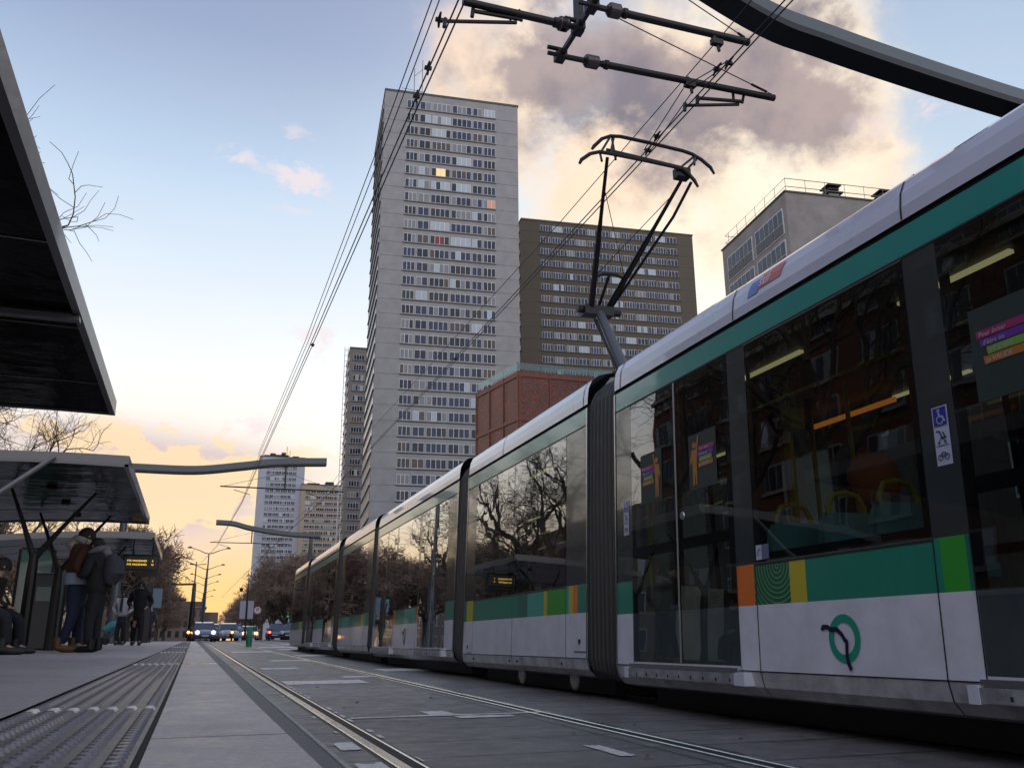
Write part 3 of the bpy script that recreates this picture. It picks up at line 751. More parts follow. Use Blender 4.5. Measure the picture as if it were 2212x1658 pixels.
# seats, handrails and an LED strip seen through the big pane of A
def seat(x, y, parent, zo=0):
    b = MB(); rows = []
    for t, w, dx in ((0, .19, 0), (.12, .21, -.01), (.3, .2, -.03), (.36, .17, -.035)):
        rows.append([(x+k*w, y+dx-.03*math.cos(k*1.2), .26+t+zo) for k in (-1, -.6, 0, .6, 1)])
    b.grid(rows, seatm); b.grid([[(p[0], p[1]+.05, p[2]) for p in r] for r in rows], seatm)
    r0 = [(p[0], p[1], p[2]) for p in rows[-1]]; b.grid([r0, [(p[0], p[1]+.05, p[2]) for p in r0]], seatm)
    b.box(x-.2, x+.2, y-.42, y+.03, .20+zo, .27+zo, seatm); b.box(x-.05, x+.05, y-.3, y-.1, -.17+zo, .2+zo, black)
    hb = [(x-.13, y, .58+zo), (x-.13, y, .66+zo), (x-.09, y, .73+zo), (x, y, .75+zo), (x+.09, y, .73+zo), (x+.13, y, .66+zo), (x+.13, y, .58+zo)]
    b.tube(hb, .017, polem)
    tb(b, 'seat', parent)
for px, X in ((1715, 3.62), (1832, 3.62), (1948, 3.62)):
    p = onX(px, 1135, X); seat(X, p.y, A, .09)
b = MB()
for px, py, X in ((1712, 1000, 4.2), (1762, 1010, 4.9)):
    p = onX(px, py, X); b.tube([(X, p.y, -.17), (X, p.y, 1.93)], .02, polem)
p = onX(1712, 900, 4.2); b.box(4.14, 4.26, p.y-.06, p.y+.06, p.z-.1, p.z+.06, polem)
p1, p2 = onX(1750, 925, 5.2), onX(1935, 868, 5.2)
b.box(5.19, 5.21, p2.y, p1.y, p1.z-.02, p1.z+.02, mat('led_orange', (.4, .1, .01), .5, emit=(1, .3, .03), es=.4))
b.tube([onX(1815, 915, 4.6), onX(1850, 925, 4.6), onX(1885, 918, 4.6), onX(1895, 895, 4.6)], .014, polem)
for y in (1.3, 2.1, 5.4, 6.2): b.tube([(4.6, y, -.17), (4.6, y, 1.93)], .018, polem)
b.tube([(4.0, 1.3, 1.72), (4.0, 6.6, 1.72)], .015, polem)
b.tube([(TX+.1, 6.35, .3), (TX+.14, 6.35, 1.5)], .014, polem)
tb(b, 'handrail', A)
b = MB(); pa, pb = onX(1895, 962, 5.5), onX(1965, 950, 5.5); b.box(5.5, 5.51, pb.y, pa.y, .95, 1.15, mat('notice_pale', (.5, .7, .72), .5)); tb(b, 'notice', A)  # pale panel painted for daylight seen through the far-side window

# pantograph on B
PT = Vector((TC, 9.1, 2.52))
pan = MB(); 
o2 = tram
b = MB(); b.box(TC-.35, TC+.35, 8.7, 9.9, 2.62, 2.70, blackm)
for x in (-.3, .3):
    for y in (8.8, 9.8): b.tube([(TC+x, y, 2.49), (TC+x, y, 2.63)], .04, blackm)
b.lathe((TC, 9.3, 2.7), [(.10, 0), (.12, .1), (.1, .2)], blackm, 12)
panb = tb(b, 'pantograph', tram)
kn = onX(1293, 672, TC); base = onX(1350, 800, TC)
arm = MB(); arm.tube([base + (kn-base)*-.35, base, kn], [.07, .07, .06], mat('pantograph_arm_grey', (.09, .10, .115), .45), 12)
r0 = onX(1335, 800, TC-.12); arm.tube([onX(1284, 690, TC-.12), r0], .018, blackm)
arm.tube([onX(1289, 690, TC-.08), onX(1328, 795, TC-.08)], .012, blackm)
arm.obox(kn+Vector((-.22, -.08, -.07)), (.40, 0, 0), (0, .16, 0), (0, 0, .12), blackm)
arm.tube([kn+Vector((-.30, 0, 0)), kn+Vector((.30, 0, 0))], .05, blackm, 12)
tb(arm, 'lower_arm', panb)
YB = 8.22
h1 = onY(1312, 340, YB+.1); h2 = onY(1482, 372, YB-.1)
ua = MB()
kL = onY(1276, 672, kn.y); kR = onY(1312, 668, kn.y)
ua.tube([kL, kL.lerp(h1, .5), kL.lerp(h1, .62), h1], [.042, .036, .024, .020], blackm)
ua.tube([kR, kR.lerp(h2, .5), kR.lerp(h2, .62), h2], [.042, .036, .024, .020], blackm)
ml, mr_ = kL.lerp(h1, .24), kR.lerp(h2, .24)
mc = (ml+mr_)/2+Vector((0, 0, .05)); ua.tube([ml, ml.lerp(mc, .6)+Vector((0, 0, .02)), mc, mr_.lerp(mc, .6)+Vector((0, 0, .02)), mr_], .022, blackm)
ua.tube([mc, kn+Vector((0, 0, .05))], .02, blackm)
q = h2+Vector((.06, 0, -.12)); ua.tube([kR+Vector((.04, 0, 0)), kR.lerp(q, .75)+Vector((.06, 0, 0)), q], .018, blackm)
ua.tube([ml, h1.lerp(h2, .85)+Vector((0, 0, -.28))], .005, blackm, 5); ua.tube([mr_, kL.lerp(h1, .82)], .005, blackm, 5)
tb(ua, 'upper_arm', panb)
hd = MB()
def bow(pts, Y, dz=0):
    P = [onY(x, y, Y) for x, y in pts]
    hd.tube(P, [.016]+[.022]*(len(P)-2)+[.014], blackm, 8)
    return P
b1 = bow([(1279, 322), (1283, 316), (1300, 300), (1318, 294), (1340, 295), (1400, 308), (1475, 326), (1495, 333), (1515, 345), (1535, 362), (1543, 376)], YB+.05)
b2 = bow([(1252, 353), (1256, 345), (1275, 332), (1295, 328), (1320, 332), (1400, 348), (1455, 360), (1475, 365), (1487, 375), (1500, 390), (1508, 404)], YB-.22)
hd.tube([onY(1310, 324, YB-.1), onY(1470, 362, YB-.1)], .022, blackm)
for pa, pb_ in (((1318, 296), (1296, 332)), ((1326, 297), (1318, 334)), ((1497, 340), (1462, 368)), ((1504, 345), (1478, 372)), ((1322, 300), (1330, 345)), ((1296, 330), (1300, 348)), ((1500, 338), (1500, 356))):
    hd.tube([onY(*pa, YB+.05), onY(*pb_, YB-.2)], .014, blackm, 6)
hd.obox(onY(1465, 378, YB-.2), (.17, 0, 0), (0, .12, 0), (0, 0, .12), blackm)
tb(hd, 'contact_head', panb)
# passenger sitting behind the big pane
def passenger():
    t = thing('person', 'passenger with an orange-brown hood seated behind the big tram window', 'person')
    hx = 4.0; h = onX(1885, 1030, hx)
    body = skinned('body', {'pelvis': ((hx, h.y-.05, -.03+.1), .13), 'chest': ((hx, h.y, .42), .15), 'neck': ((hx, h.y, h.z-.18), .055), 'head': ((hx, h.y, h.z-.02), (.085, .10)), 'top': ((hx, h.y, h.z+.06), .07),
        'shl': ((hx-.17, h.y, .52), .055), 'ell': ((hx-.2, h.y-.08, .3), .045), 'hal': ((hx-.1, h.y-.3, .22), .03), 'shr': ((hx+.17, h.y, .52), .055), 'elr': ((hx+.2, h.y-.08, .3), .045), 'har': ((hx+.1, h.y-.3, .22), .03),
        'kl': ((hx-.1, h.y-.42, .08), .07), 'fl': ((hx-.1, h.y-.45, -.13), .045), 'kr': ((hx+.1, h.y-.42, .08), .07), 'fr': ((hx+.1, h.y-.45, -.13), .045)},
        [('pelvis', 'chest'), ('chest', 'neck'), ('neck', 'head'), ('head', 'top'), ('chest', 'shl'), ('shl', 'ell'), ('ell', 'hal'), ('chest', 'shr'), ('shr', 'elr'), ('elr', 'har'), ('pelvis', 'kl'), ('kl', 'fl'), ('pelvis', 'kr'), ('kr', 'fr')], mat('dark_coat', (.02, .02, .025), .8), t)
    b = MB(); rows = []
    hoodm = mat('hood_rust', (.75, .19, .06), .9, bump=.004, bscale=60, noise=.2)
    for i in range(9):
        a = math.pi*i/8; r = .145*math.sin(a)**.8+.002; zz = .16*math.cos(a) - (.03 if i > 5 else 0)
        rows.append([(hx+r*math.cos(2*math.pi*k/16)*(1.0), h.y+r*1.18*math.sin(2*math.pi*k/16)-.02*(i > 4), h.z+.0+zz) for k in range(16)])
    b.grid(rows, hoodm, True); b.build('hood', t, smooth=True)
passenger()
# everything was modelled in world space: hand it to the tram's own frame
for o in tram.children:
    o.location = o.location - ORG
# ------------------------------------------------------------------ catenary
insm = mat('insulator_brown', (.05, .025, .02), .3, coat=.5)
def beam_post(label, Y, pts, post, w=.30, h=.30, ends=True):
    """pts: (X, Z) along the curved box beam; post: X of its column"""
    t = thing('catenary_mast', label, 'catenary mast', (post, Y, g(Y)), group='curved catenary masts along the tracks')
    b = MB(); rows = []; rows2 = []
    # smooth the polyline
    P = []
    n = len(pts)
    for i in range(n-1):
        p0 = pts[max(i-1, 0)]; p1 = pts[i]; p2 = pts[i+1]; p3 = pts[min(i+2, n-1)]
        for k in range(6):
            u = k/6; P.append(tuple(.5*((2*p1[j])+(-p0[j]+p2[j])*u+(2*p0[j]-5*p1[j]+4*p2[j]-p3[j])*u*u+(-p0[j]+3*p1[j]-3*p2[j]+p3[j])*u**3) for j in (0, 1)))
    P.append(pts[-1])
    for i, (x, z) in enumerate(P):
        f = 1
        rows.append([(x-post, -w/2, z), (x-post, -w/2, z+h*f), (x-post, w/2, z+h*f), (x-post, w/2, z)])
    zg = g(Y)
    rows = [[(a, c, d-zg) for a, c, d in r] for r in rows]
    b.grid(rows, beamm, True); b.face(rows[0][::-1], beamm); b.face(rows[-1], beamm)
    # recessed dark flange strip along the lower edge
    for s in (-1, 1):
        b.grid([[(r[0][0], s*(w/2+.012), r[0][2]-.03), (r[0][0], s*(w/2+.012), r[0][2]+.05)] for r in rows], blackm)
    b.grid([[(r[0][0], -w/2-.012, r[0][2]-.03), (r[0][0], w/2+.012, r[0][2]-.03)] for r in rows], blackm)
    b.build('beam', t)
    c = MB(); zt = min(P, key=lambda q: abs(q[0]-post))[1]-zg
    c.tube([(0, 0, 0), (0, 0, zt-.5), (0, 0, zt)], [.17, .13, .10], beamm, 12); c.lathe((0, 0, 0), [(.3, 0), (.3, .03), (.2, .06)], blackm, 12)
    c.build('column', t)
    return t
def hub_arms(parent, Y, hx, zt, zb, near, org):
    """vertical hanger with a hub bar along the track and three cantilever tubes"""
    o = Vector(org)
    b = MB(); b.box(hx-.035-o.x, hx+.035-o.x, Y-.05-o.y, Y+.05-o.y, zb-o.z, zt-o.z, blackm)
    for k in range(12): b.box(hx-.012-o.x, hx+.012-o.x, Y-.053-o.y, Y-.05-o.y, zb+.1+k*.1-o.z, zb+.125+k*.1-o.z, wirem)
    b.build('hanger', parent)
    if not near:
        c = MB(); c.tube([(.55-o.x, 0, zb-.0-o.z), (5.6-o.x, 0, zb-o.z)], .03, blackm, 6)
        c.tube([(1.1-o.x, 0, zb-.12-o.z), (1.75-o.x, 0, zb-.3-o.z)], .015, blackm, 5); c.tube([(4.0-o.x, 0, zb-.12-o.z), (4.7-o.x, 0, zb-.3-o.z)], .015, blackm, 5)
        c.tube([(.7-o.x, 0, zb+.02-o.z), (hx-o.x, 0, zb+.7-o.z)], .008, blackm, 5); c.tube([(5.4-o.x, 0, zb+.02-o.z), (hx-o.x, 0, zb+.7-o.z)], .008, blackm, 5)
        c.build('cross_arm', parent)
PX1 = 8.75
Y1 = 6.8
pts = [(onY(x, y, Y1).x, onY(x, y, Y1).z) for x, y in ((1620, 36), (1780, 103), (2000, 178), (2185, 236))]
pts = [(-.5, 8.0), (1.5, 7.75), (3.1, 7.25)] + pts + [(9.3, pts[-1][1]-.02)]
t1 = beam_post('dark curved beam crossing high above the nearest tram roof with three insulated arms', Y1, pts, PX1, .26, .21)
O1 = t1.location.copy()
hub_arms(t1, 6.8, 3.09, 7.3, 5.72, True, O1)
def fitting(b, p, r=.05, m=None, n=10):
    p = Vector(p)
    b.lathe(p, [(r*.6, -r*.7), (r, -r*.35), (r, r*.35), (r*.6, r*.7)], m or blackm, n, 0)
def cantilever(p0, p1, name, r=.038, ins=True):
    b = MB(); p0 = Vector(p0)-O1; p1 = Vector(p1)-O1; d = (p1-p0)
    b.tube([p0, p0+d*.10], r*.75, blackm, 8)
    for f in (.12, .135, .15): fitting(b, p0+d*f, r*1.9, insm)
    b.tube([p0+d*.10, p0+d*.19], r*.8, blackm, 8); b.tube([p0+d*.18, p1], r, blackm, 10)
    fitting(b, p0+d*.2, r*1.35)
    b.build(name, t1, smooth=True)
def hub(p, b):
    p = Vector(p)-O1
    b.obox(p+Vector((-.05, -.07, -.045)), (.1, 0, 0), (0, .14, 0), (0, 0, .09), blackm)
    for s in (-.035, .035):
        b.tube([p+Vector((-.16, -.05, s)), p+Vector((.04, -.05, s))], .022, blackm, 8); 
b = MB()
hA = onY(1280, 14, 6.45); hB = onY(1265, 60, 6.78); hC = onY(1214, 114, 7.24)
zc = 5.77
hA.z = hB.z = hC.z = zc; hA.x = hB.x = hC.x = 3.07
b.obox(Vector((3.05, 6.3, zc-.025))-O1, (.04, 0, 0), (0, 1.02, 0), (0, 0, .05), blackm)
for p in (hA, hB, hC): hub(p, b)
b.build('hub_bar', t1)
eA = onY(1617, 92, 6.47); eC = onY(1672, 212, 7.26); eB = onY(1000, -14, 6.78)
cantilever(hA, eA, 'cantilever_tube'); cantilever(hC, eC, 'cantilever_tube'); cantilever(hB, (eB.x, 6.78, zc), 'cantilever_tube')
def steady(top, fold, tip1, tip2, Y, name='registration_arm'):
    b = MB(); T = [onY(*p, Y)-O1 for p in (top, fold, tip1, tip2)]
    b.tube([T[0], T[0]+Vector((.02, 0, -.02)), T[1]+Vector((.02, 0, 0))], .016, blackm, 6)
    b.tube([T[1]+Vector((-.09, 0, .10)), T[1]+Vector((-.09, 0, -.01))], .016, blackm, 6)
    b.tube([T[1]+Vector((.03, 0, .02)), T[2]], .02, blackm, 8); b.tube([T[1]+Vector((-.03, 0, -.03)), T[3]], .018, blackm, 8)
    for q in (T[2], T[3]): b.tube([q+Vector((0, 0, .03)), q+Vector((-.01, 0, -.07))], .02, blackm, 6)
    b.build(name, t1)
steady((1603, 200), (1600, 222), (1507, 212), (1480, 228), 7.30)
steady((1120, 22), (1122, 45), (1022, 24), (962, 46), 6.80)
for px, py, Y in ((1490, 180, 7.25), (1548, 88, 6.47)):
    b = MB(); p = onY(px, py, Y)-O1; b.obox(p+Vector((-.06, -.03, -.05)), (.12, 0, 0), (0, .06, 0), (0, 0, .06), blackm); b.tube([p, p+Vector((.02, 0, -.12))], .016, blackm, 6)
    b.tube([p+Vector((-.03, 0, -.02)), p+Vector((-.03, 0, .06))], .03, blackm, 8)
    b.build('wire_clamp', t1)
b = MB()
for a, Ya, c, Yc in (((1300, 22), 6.5, (1665, 203), 7.25), ((1470, -12), 6.3, (1612, 84), 6.47)):
    p, q = onY(*a, Ya)-O1, onY(*c, Yc)-O1
    b.tube([p, q], .006, wirem, 5); b.tube([p.lerp(q, .87), p.lerp(q, .97)], .014, wirem, 6); b.tube([q, q+Vector((.0, 0, -.08))], .014, wirem, 6)
b.build('stay_cable', t1)
# second, third and farther masts
def simple_mast(label, Y, px, post, hx=None):
    P = [(onY(x, y, Y).x, onY(x, y, Y).z-.16) for x, y in px]
    return beam_post(label, Y, P, post, .30, .30)
t2 = simple_mast('grey wavy catenary beam reaching from behind the canopies to the distant white tower', 38.3, [(240, 1008), (290, 1009), (420, 1014), (520, 1006), (600, 998), (705, 997)], -2.95)
hub_arms(t2, 0, 3.14, 7.35-t2.location.z+t2.location.z, 6.2, False, (t2.location.x, 0, t2.location.z))
t3 = simple_mast('grey catenary beam dipping to a square-topped column behind the far end of the tram', 61.7, [(467, 1127), (505, 1130), (543, 1140), (620, 1152), (692, 1156)], 7.0)
hub_arms(t3, 0, 3.14, 7.35, 6.3, False, (t3.location.x, 0, t3.location.z))
def hang(parent): pass
# far masts: dark trunk-like column between the tracks and the platform
t4 = thing('catenary_mast', 'thick dark column with a pale upper section standing behind the cars', 'catenary mast', (-.25, 92, .2), group='curved catenary masts along the tracks')
b = MB(); b.tube([(0, 0, 0), (0, 0, 3.6)], [.27, .21], blackm, 12); b.tube([(0, 0, 3.6), (0, 0, 5.3)], [.20, .17], beamm, 12); b.tube([(0, 0, 5.3), (0, 0, 7.3)], [.07, .05], beamm, 8); b.build('column', t4)
b = MB(); b.tube([(0, 0, 5.2), (-1.5, 0, 5.15), (-3.2, 0, 5.3), (-4.8, 0, 5.5)], .1, beamm, 8); b.build('beam', t4)
b = MB(); b.tube([(-1.0, 0, 7.35), (0, 0, 7.0), (.9, 0, 7.1)], .04, beamm, 6); b.build('cross_arm', t4)
for Y, z, lab in ((125, 5.5, 'upper of two thin catenary beams beside the thick dark column'), (170, 6.3, 'thin catenary beam low over the avenue, lowest line against the sunset'), (112, 7.2, 'short grey catenary beam sticking out of the trees left of the street lamps')):
    if Y == 112: b_ = beam_post(lab, Y, [(-13, 6.6), (-9, 6.9), (-6.5, 7.3)], -13)
    else: b_ = beam_post(lab, Y, [(-9, z), (-5, z-.1), (-1.2 if Y == 125 else -.4, z-.3)], -9)
# wires: overhead pairs for both tracks
def wire(name, P, r=.0075, lab=None, hang_=None):
    b = MB(); b.tube(P, r, wirem, 5)
    o = b.build(name); tag(o, lab, 'overhead wire', 'overhead wires of the tramway'); return o
Rw = [(4.575, -12, 5.55), (4.575, 3, 5.55), (4.575, 6.8, 5.54), (4.575, 16.8, 5.54), (4.575, 26.2, 5.6)] + [tuple(onY(x, y, Y)) for x, y, Y in ((700, 1075, 38.3), (578, 1190, 61.7), (478, 1290, 110))]
Mw = [(4.575, -12, 6.1), (4.575, 3, 6.0), (4.575, 6.5, 5.9), (4.575, 11, 5.88), (4.575, 16.1, 5.98), (4.575, 26, 6.15)] + [tuple(onY(x, y, Y)) for x, y, Y in ((705, 1060, 38.3), (575, 1180, 61.7))]
off = lambda P, dx, dz=0: [(x+dx*max(.4, 1-max(0, y)/60), y, z+dz) for x, y, z in P]
wire('contact_wire', Rw, .008, 'thick contact wire pressed by the pantograph, left one of the close pair')
wire('contact_wire', off(Rw, .075), .008, 'thick contact wire pressed by the pantograph, right one of the close pair')
wire('messenger_wire', Mw, .006, 'single thin wire running left of and above the pantograph head')
Lw = [(1.72, -12, 5.3), (1.70, 6.3, 5.3), (1.70, 9, 5.4), (1.68, 16.8, 5.55)] + [tuple(onY(x, y, Y)) for x, y, Y in ((565, 985, 28), (522, 1085, 38.3), (467, 1180, 61.7), (434, 1215, 92))]
Lm = [(1.70, -12, 5.75), (1.66, 6.3, 5.7), (1.66, 9, 5.66), (1.64, 16.8, 5.62)] + [tuple(onY(x, y, Y)) for x, y, Y in ((560, 983, 28), (524, 1078, 38.3), (470, 1172, 61.7))]
wire('contact_wire', Lw, .008, 'lowest wire running down the open sky left of the tallest tower')
wire('contact_wire', off(Lw, .065, .005), .008, 'wire paired tightly to the right of the lowest wire over the near track')
wire('messenger_wire', Lm, .006, 'upper wire of the bundle left of the tallest tower, over the near track')
wire('messenger_wire', off(Lm[:4]+Lm[4:5], -.07, .02), .006, 'leftmost thin wire at the top of the bundle left of the tallest tower')
b = MB()
for x, y, z in ((4.61, 6.55, 5.56), (4.6, 6.75, 5.62), (4.61, 8.3, 5.56), (4.6, 8.05, 5.60), (4.61, 16.8, 5.56), (4.61, 26.2, 5.61), (1.72, 7.4, 5.42), (1.70, 6.9, 5.6), (1.72, 7.9, 5.42), (1.73, 16.8, 5.56)):
    q = MB(); s = .6 if y > 12 else 1
    q.tube([(x-.01, y-.10, z+.01), (x+.0, y, z+.015), (x+.02, y+.10, z)], [.010, .018, .010], blackm, 6); q.box(x-.035, x+.035, y-.018, y+.018, z-.01, z+.02, blackm)
    o = q.build('wire_clamp'); tag(o, {(4.61, 6.55): 'dark clamp where the contact wires cross above the lower arm', (4.6, 6.75): 'dark splice on the thin wires just before the lower insulated arm', (4.61, 8.3): 'dark clamp on the contact wires touching the pantograph head', (4.6, 8.05): 'dark clamp just above the pantograph head on the wires', (4.61, 16.8): 'small clamp on the wire pair in front of the tallest tower', (4.61, 26.2): 'small clamp on the wire pair at the left edge of the tallest tower', (1.72, 7.4): 'dark turnbuckle on the left wires, upper right of the tower antenna', (1.7, 6.9): 'dark turnbuckle highest on the left wires', (1.72, 7.9): 'dark turnbuckle lowest on the left wires just beside the antenna', (1.73, 16.8): 'small clamp joining the left wires low in the open sky'}[(x, y)], 'wire clamp', 'clamps on the overhead wires')
for a, c in (((4.60, 6.6, 5.60), (4.5, 7.25, 5.80)), ((4.62, 6.6, 5.60), (4.6, 7.25, 5.80)), ((4.5, 7.25, 5.78), (4.56, 8.4, 5.56)), ((4.6, 7.25, 5.78), (4.62, 8.4, 5.56))):
    pass
b = MB()
for a, c in (((4.60, 6.6, 5.60), (4.5, 7.25, 5.72)), ((4.64, 6.6, 5.60), (4.62, 7.25, 5.72))): b.tube([a, c], .006, wirem, 5)
for a, c in (((4.5, 7.25, 5.70), (4.56, 8.3, 5.56)), ((4.62, 7.25, 5.70), (4.64, 8.3, 5.56))): b.tube([a, c], .006, wirem, 5)
tag(b.build('link_wire'), 'short slanting wires between the lower arm and the pantograph head', 'overhead wire', 'overhead wires of the tramway')
# ------------------------------------------------------------------ towers
wallm = lambda n, c, **k: mat(n, c, .85, noise=.10, nscale=.15, **k)
framew = mat('window_frame_white', (.60, .62, .66), .5)
PANES = [mat('pane_blue', (.035, .048, .08), .2, spec=.25), mat('pane_slate', (.025, .032, .045), .2, spec=.25), mat('pane_dark', (.010, .010, .011), .15), mat('pane_curtain', (.16, .17, .19), .5), mat('pane_pale_curtain', (.32, .38, .42), .5), mat('pane_brown', (.06, .045, .04), .4)]
PW = [5, 5, 1.6, 2.4, 1.0, 1.0]
litm = mat('pane_lit', (.3, .2, .08), .5, emit=(1, .72, .32), es=.7); redm = mat('pane_red', (.16, .02, .02), .5); pinkm = mat('pane_pink', (.3, .12, .1), .5, emit=(1, .5, .35), es=.25)
def tower(name, label, cat, A, u, w, d, zt, wm, fl, z1, nfl, band, groups, wh, seed, side_=(-1,), special={}, frame=framew, parapet=True, joints=True, zb=None, sidefl=True, maxn=100):
    """A: top corner (Vector); u: unit vector along the facade seen; band: (start, end) metres along it"""
    r = random.Random(seed); A = Vector(A); u = Vector(u).normalized(); v = Vector((-u.y, u.x, 0)); zb = .1 if zb is None else zb
    t = thing(name, label, cat, (A.x, A.y, zb))
    O = Vector((A.x, A.y, zb)); P = lambda a, b_, z: A*0+Vector((u.x*a+v.x*b_, u.y*a+v.y*b_, z-zb))
    b = MB(); H_ = zt
    b.obox(P(0, 0, zb), u*w, v*d, (0, 0, H_-zb), wm)
    b.build('wall', t)
    b = MB(); dk = mat('coping_dark', (.07, .07, .06), .8)
    b.obox(P(-.15, -.15, H_), u*(w+.3), v*(d+.3), (0, 0, .45), dk); b.build('coping', t)
    # sill ledges under each band of windows (surface relief of the wall)
    items = []
    for i in range(nfl):
        z = z1 - i*fl
        if z < zb+2: break
        for gi, (f0, f1, n) in enumerate(groups):
            items.append((i, gi, z, band[0]+(band[1]-band[0])*f0, band[0]+(band[1]-band[0])*f1, n))
    led = MB()
    for i in range(nfl):
        z = z1-i*fl
        if z < zb+2: break
        led.obox(P(band[0]-.1, -.012, z-wh-.42), u*(band[1]-band[0]+.2), v*.011, (0, 0, .2), mat('drip_stain', (.09, .088, .085), .9))  # dark strip painted in for the shade under each ledge
        led.obox(P(band[0]-.15, -.22, z-wh-.2), u*(band[1]-band[0]+.3), v*.219, (0, 0, .18), wm)
        if joints: led.obox(P(0, -.03, z-wh-.25), u*band[0]*.97, v*.029, (0, 0, .04), dk); led.obox(P(band[1]+.2, -.03, z-wh-.25), u*(w-band[1]-.2), v*.029, (0, 0, .04), dk)
        if side_:
            for s in side_:
                if s < 0:
                    led.obox(P(-.28, 1.5, z-wh-.1), u*.279, v*(d-3), (0, 0, .22), wm)
                    led.obox(P(-.06, 2.0, z-wh+.15), u*.058, v*(d-4), (0, 0, wh-.2), PANES[1])
    led.build('ledges', t)
    def unit(mb, it, rel=None):
        i, gi, z, a0, a1, n = it
        mb.obox(P(a0, -.05, z-wh)-(rel or Vector()), u*(a1-a0), v*.049, (0, 0, wh), frame)
        ww = (a1-a0)/n; base = r.choices(PANES, PW)[0]
        for k in range(n):
            pm = base if r.random() < .72 else r.choices(PANES, PW)[0]
            if (i, gi) in special: pm = special[(i, gi)] if k in (1, 2, 0)[:2] or n < 3 else base
            mb.obox(P(a0+ww*k+.055, -.075, z-wh+.08)-(rel or Vector()), u*(ww-.11), v*.024, (0, 0, wh-.16), pm)
    for it in items[:maxn]:
        mb = MB(); unit(mb, it); mb.build('window', t)
    if len(items) > maxn:
        mb = MB()
        for it in items[maxn:]: unit(mb, it)
        tag(mb.build('window', t), kind='stuff')
    return t, P
G6 = [(0, .125, 3), (.145, .265, 2), (.285, .49, 4), (.51, .725, 4), (.745, .85, 2), (.87, 1, 3)]
gray = mat('tower_concrete', (.25, .25, .255), .85, noise=.16, nscale=.35); brn = wallm('tower_brown', (.085, .072, .052))
A1 = onZ(833, 195, 116.8); B1 = onZ(1118, 232, 116.8)
T1, P1 = tower('tower_block', 'tallest grey concrete tower block with a rooftop antenna, left of the pantograph', 'tower block', A1, B1-A1, (B1-A1).length, 28.2, 116.8, gray, 3.22, 115.1, 30, (4.9, 24.7), G6, 1.95, 4, special={(5, 2): litm, (7, 5): pinkm, (10, 2): redm}, frame=mat('frame_dull', (.62, .63, .64), .5))
b = MB()
for a, h in ((6.4, 7), (8.2, 9.5)): b.tube([P1(a, 1, 117), P1(a, 1, 117+h)], .07, blackm, 5)
b.tube([P1(3.6, 1, 118.6), P1(8.6, 1, 118.2)], .05, blackm, 5); b.tube([P1(6.4, 1, 122), P1(8.2, 1, 124)], .05, blackm, 5)
b.build('antenna', T1)
A2 = onZ(1126, 474, 107); B2 = onZ(1495, 510, 107)
G12 = []
x_ = 0
for k, n in enumerate((4, 4, 4, 3, 4, 3, 4, 4, 3, 4, 4, 3)):
    G12.append((k/12+.004, (k+1)/12-.006, n))
T2, P2 = tower('tower_block', 'broad brown tower block with white window bands behind the pantograph', 'tower block', A2, B2-A2, (B2-A2).length, 24, 107, brn, 3.32, 105.9, 17, (5.0, 43.9), G12, 1.75, 9, frame=mat('frame_bright', (.58, .62, .72), .45))
A3 = onZ(757, 752, 86.5); B3 = onZ(800, 754, 86.5)
G3 = [(k/9+.006, (k+1)/9-.008, 4) for k in range(9)]
T3, P3 = tower('tower_block', 'narrow grey tower partly hidden behind the left side of the tallest tower', 'tower block', A3, Vector((1, -.095, 0)), 34, 20, 86.5, wallm('tower_grey_brown', (.20, .185, .17)), 3.25, 84.6, 22, (1.0, 33), G3, 1.7, 11, special={}, maxn=80)
b = MB()
for k in range(14): b.tube([P3(-.6, .5+k*.0, 3+k*6), P3(-.6, .5, 8.6+k*6)], .12, framew, 4)
for k in range(48): b.tube([P3(-1.6, .5, 6+k*1.7), P3(-.1, .5, 6+k*1.7)], .08, framew, 4)
b.tube([P3(-1.6, .5, 3), P3(-1.6, .5, 87)], .10, framew, 4); b.build('scaffold', T3)
A4 = onZ(562, 985, 88.6); B4 = onZ(660, 990, 88.6)
T4, P4 = tower('tower_block', 'distant white tower block with stepped roof plant standing alone in the sunset', 'tower block', A4, B4-A4, (B4-A4).length, 20, 88.6, wallm('tower_white', (.36, .37, .41)), 2.95, 84.5, 24, (3.6, 18), G6, 1.6, 13, side_=(), joints=False)
b = MB()
for a, w_, h in ((2, 4, 1.2), (7, 7, 1.6), (16, 3, 1.2), (5, 2.5, 2.2), (10.5, 2, 2.8)): b.obox(P4(a, 3, 88.9), (B4-A4).normalized()*w_, Vector((0, 6, 0)), (0, 0, h), blackm)
b.tube([P4(13, 4, 89), P4(13, 4, 95)], .12, blackm, 4); b.tube([P4(14.5, 4, 89), P4(14.5, 4, 93)], .1, blackm, 4); b.build('roof_plant', T4)
A5 = onZ(652, 1046, 75)
T5, P5 = tower('tower_block', 'distant beige tower block just right of the white tower in the sunset', 'tower block', A5, Vector((1, -.03, 0)), 22, 16, 75, wallm('tower_beige', (.33, .27, .20)), 2.9, 72.5, 22, (2, 21), G6, 1.5, 17, side_=(), joints=False, maxn=90)
b = MB(); b.obox(P5(3, 3, 75.2), (6, 0, 0), (0, 5, 0), (0, 0, 1.3), blackm); b.obox(P5(12, 3, 75.2), (4, 0, 0), (0, 5, 0), (0, 0, 2.2), blackm); b.build('roof_plant', T5)

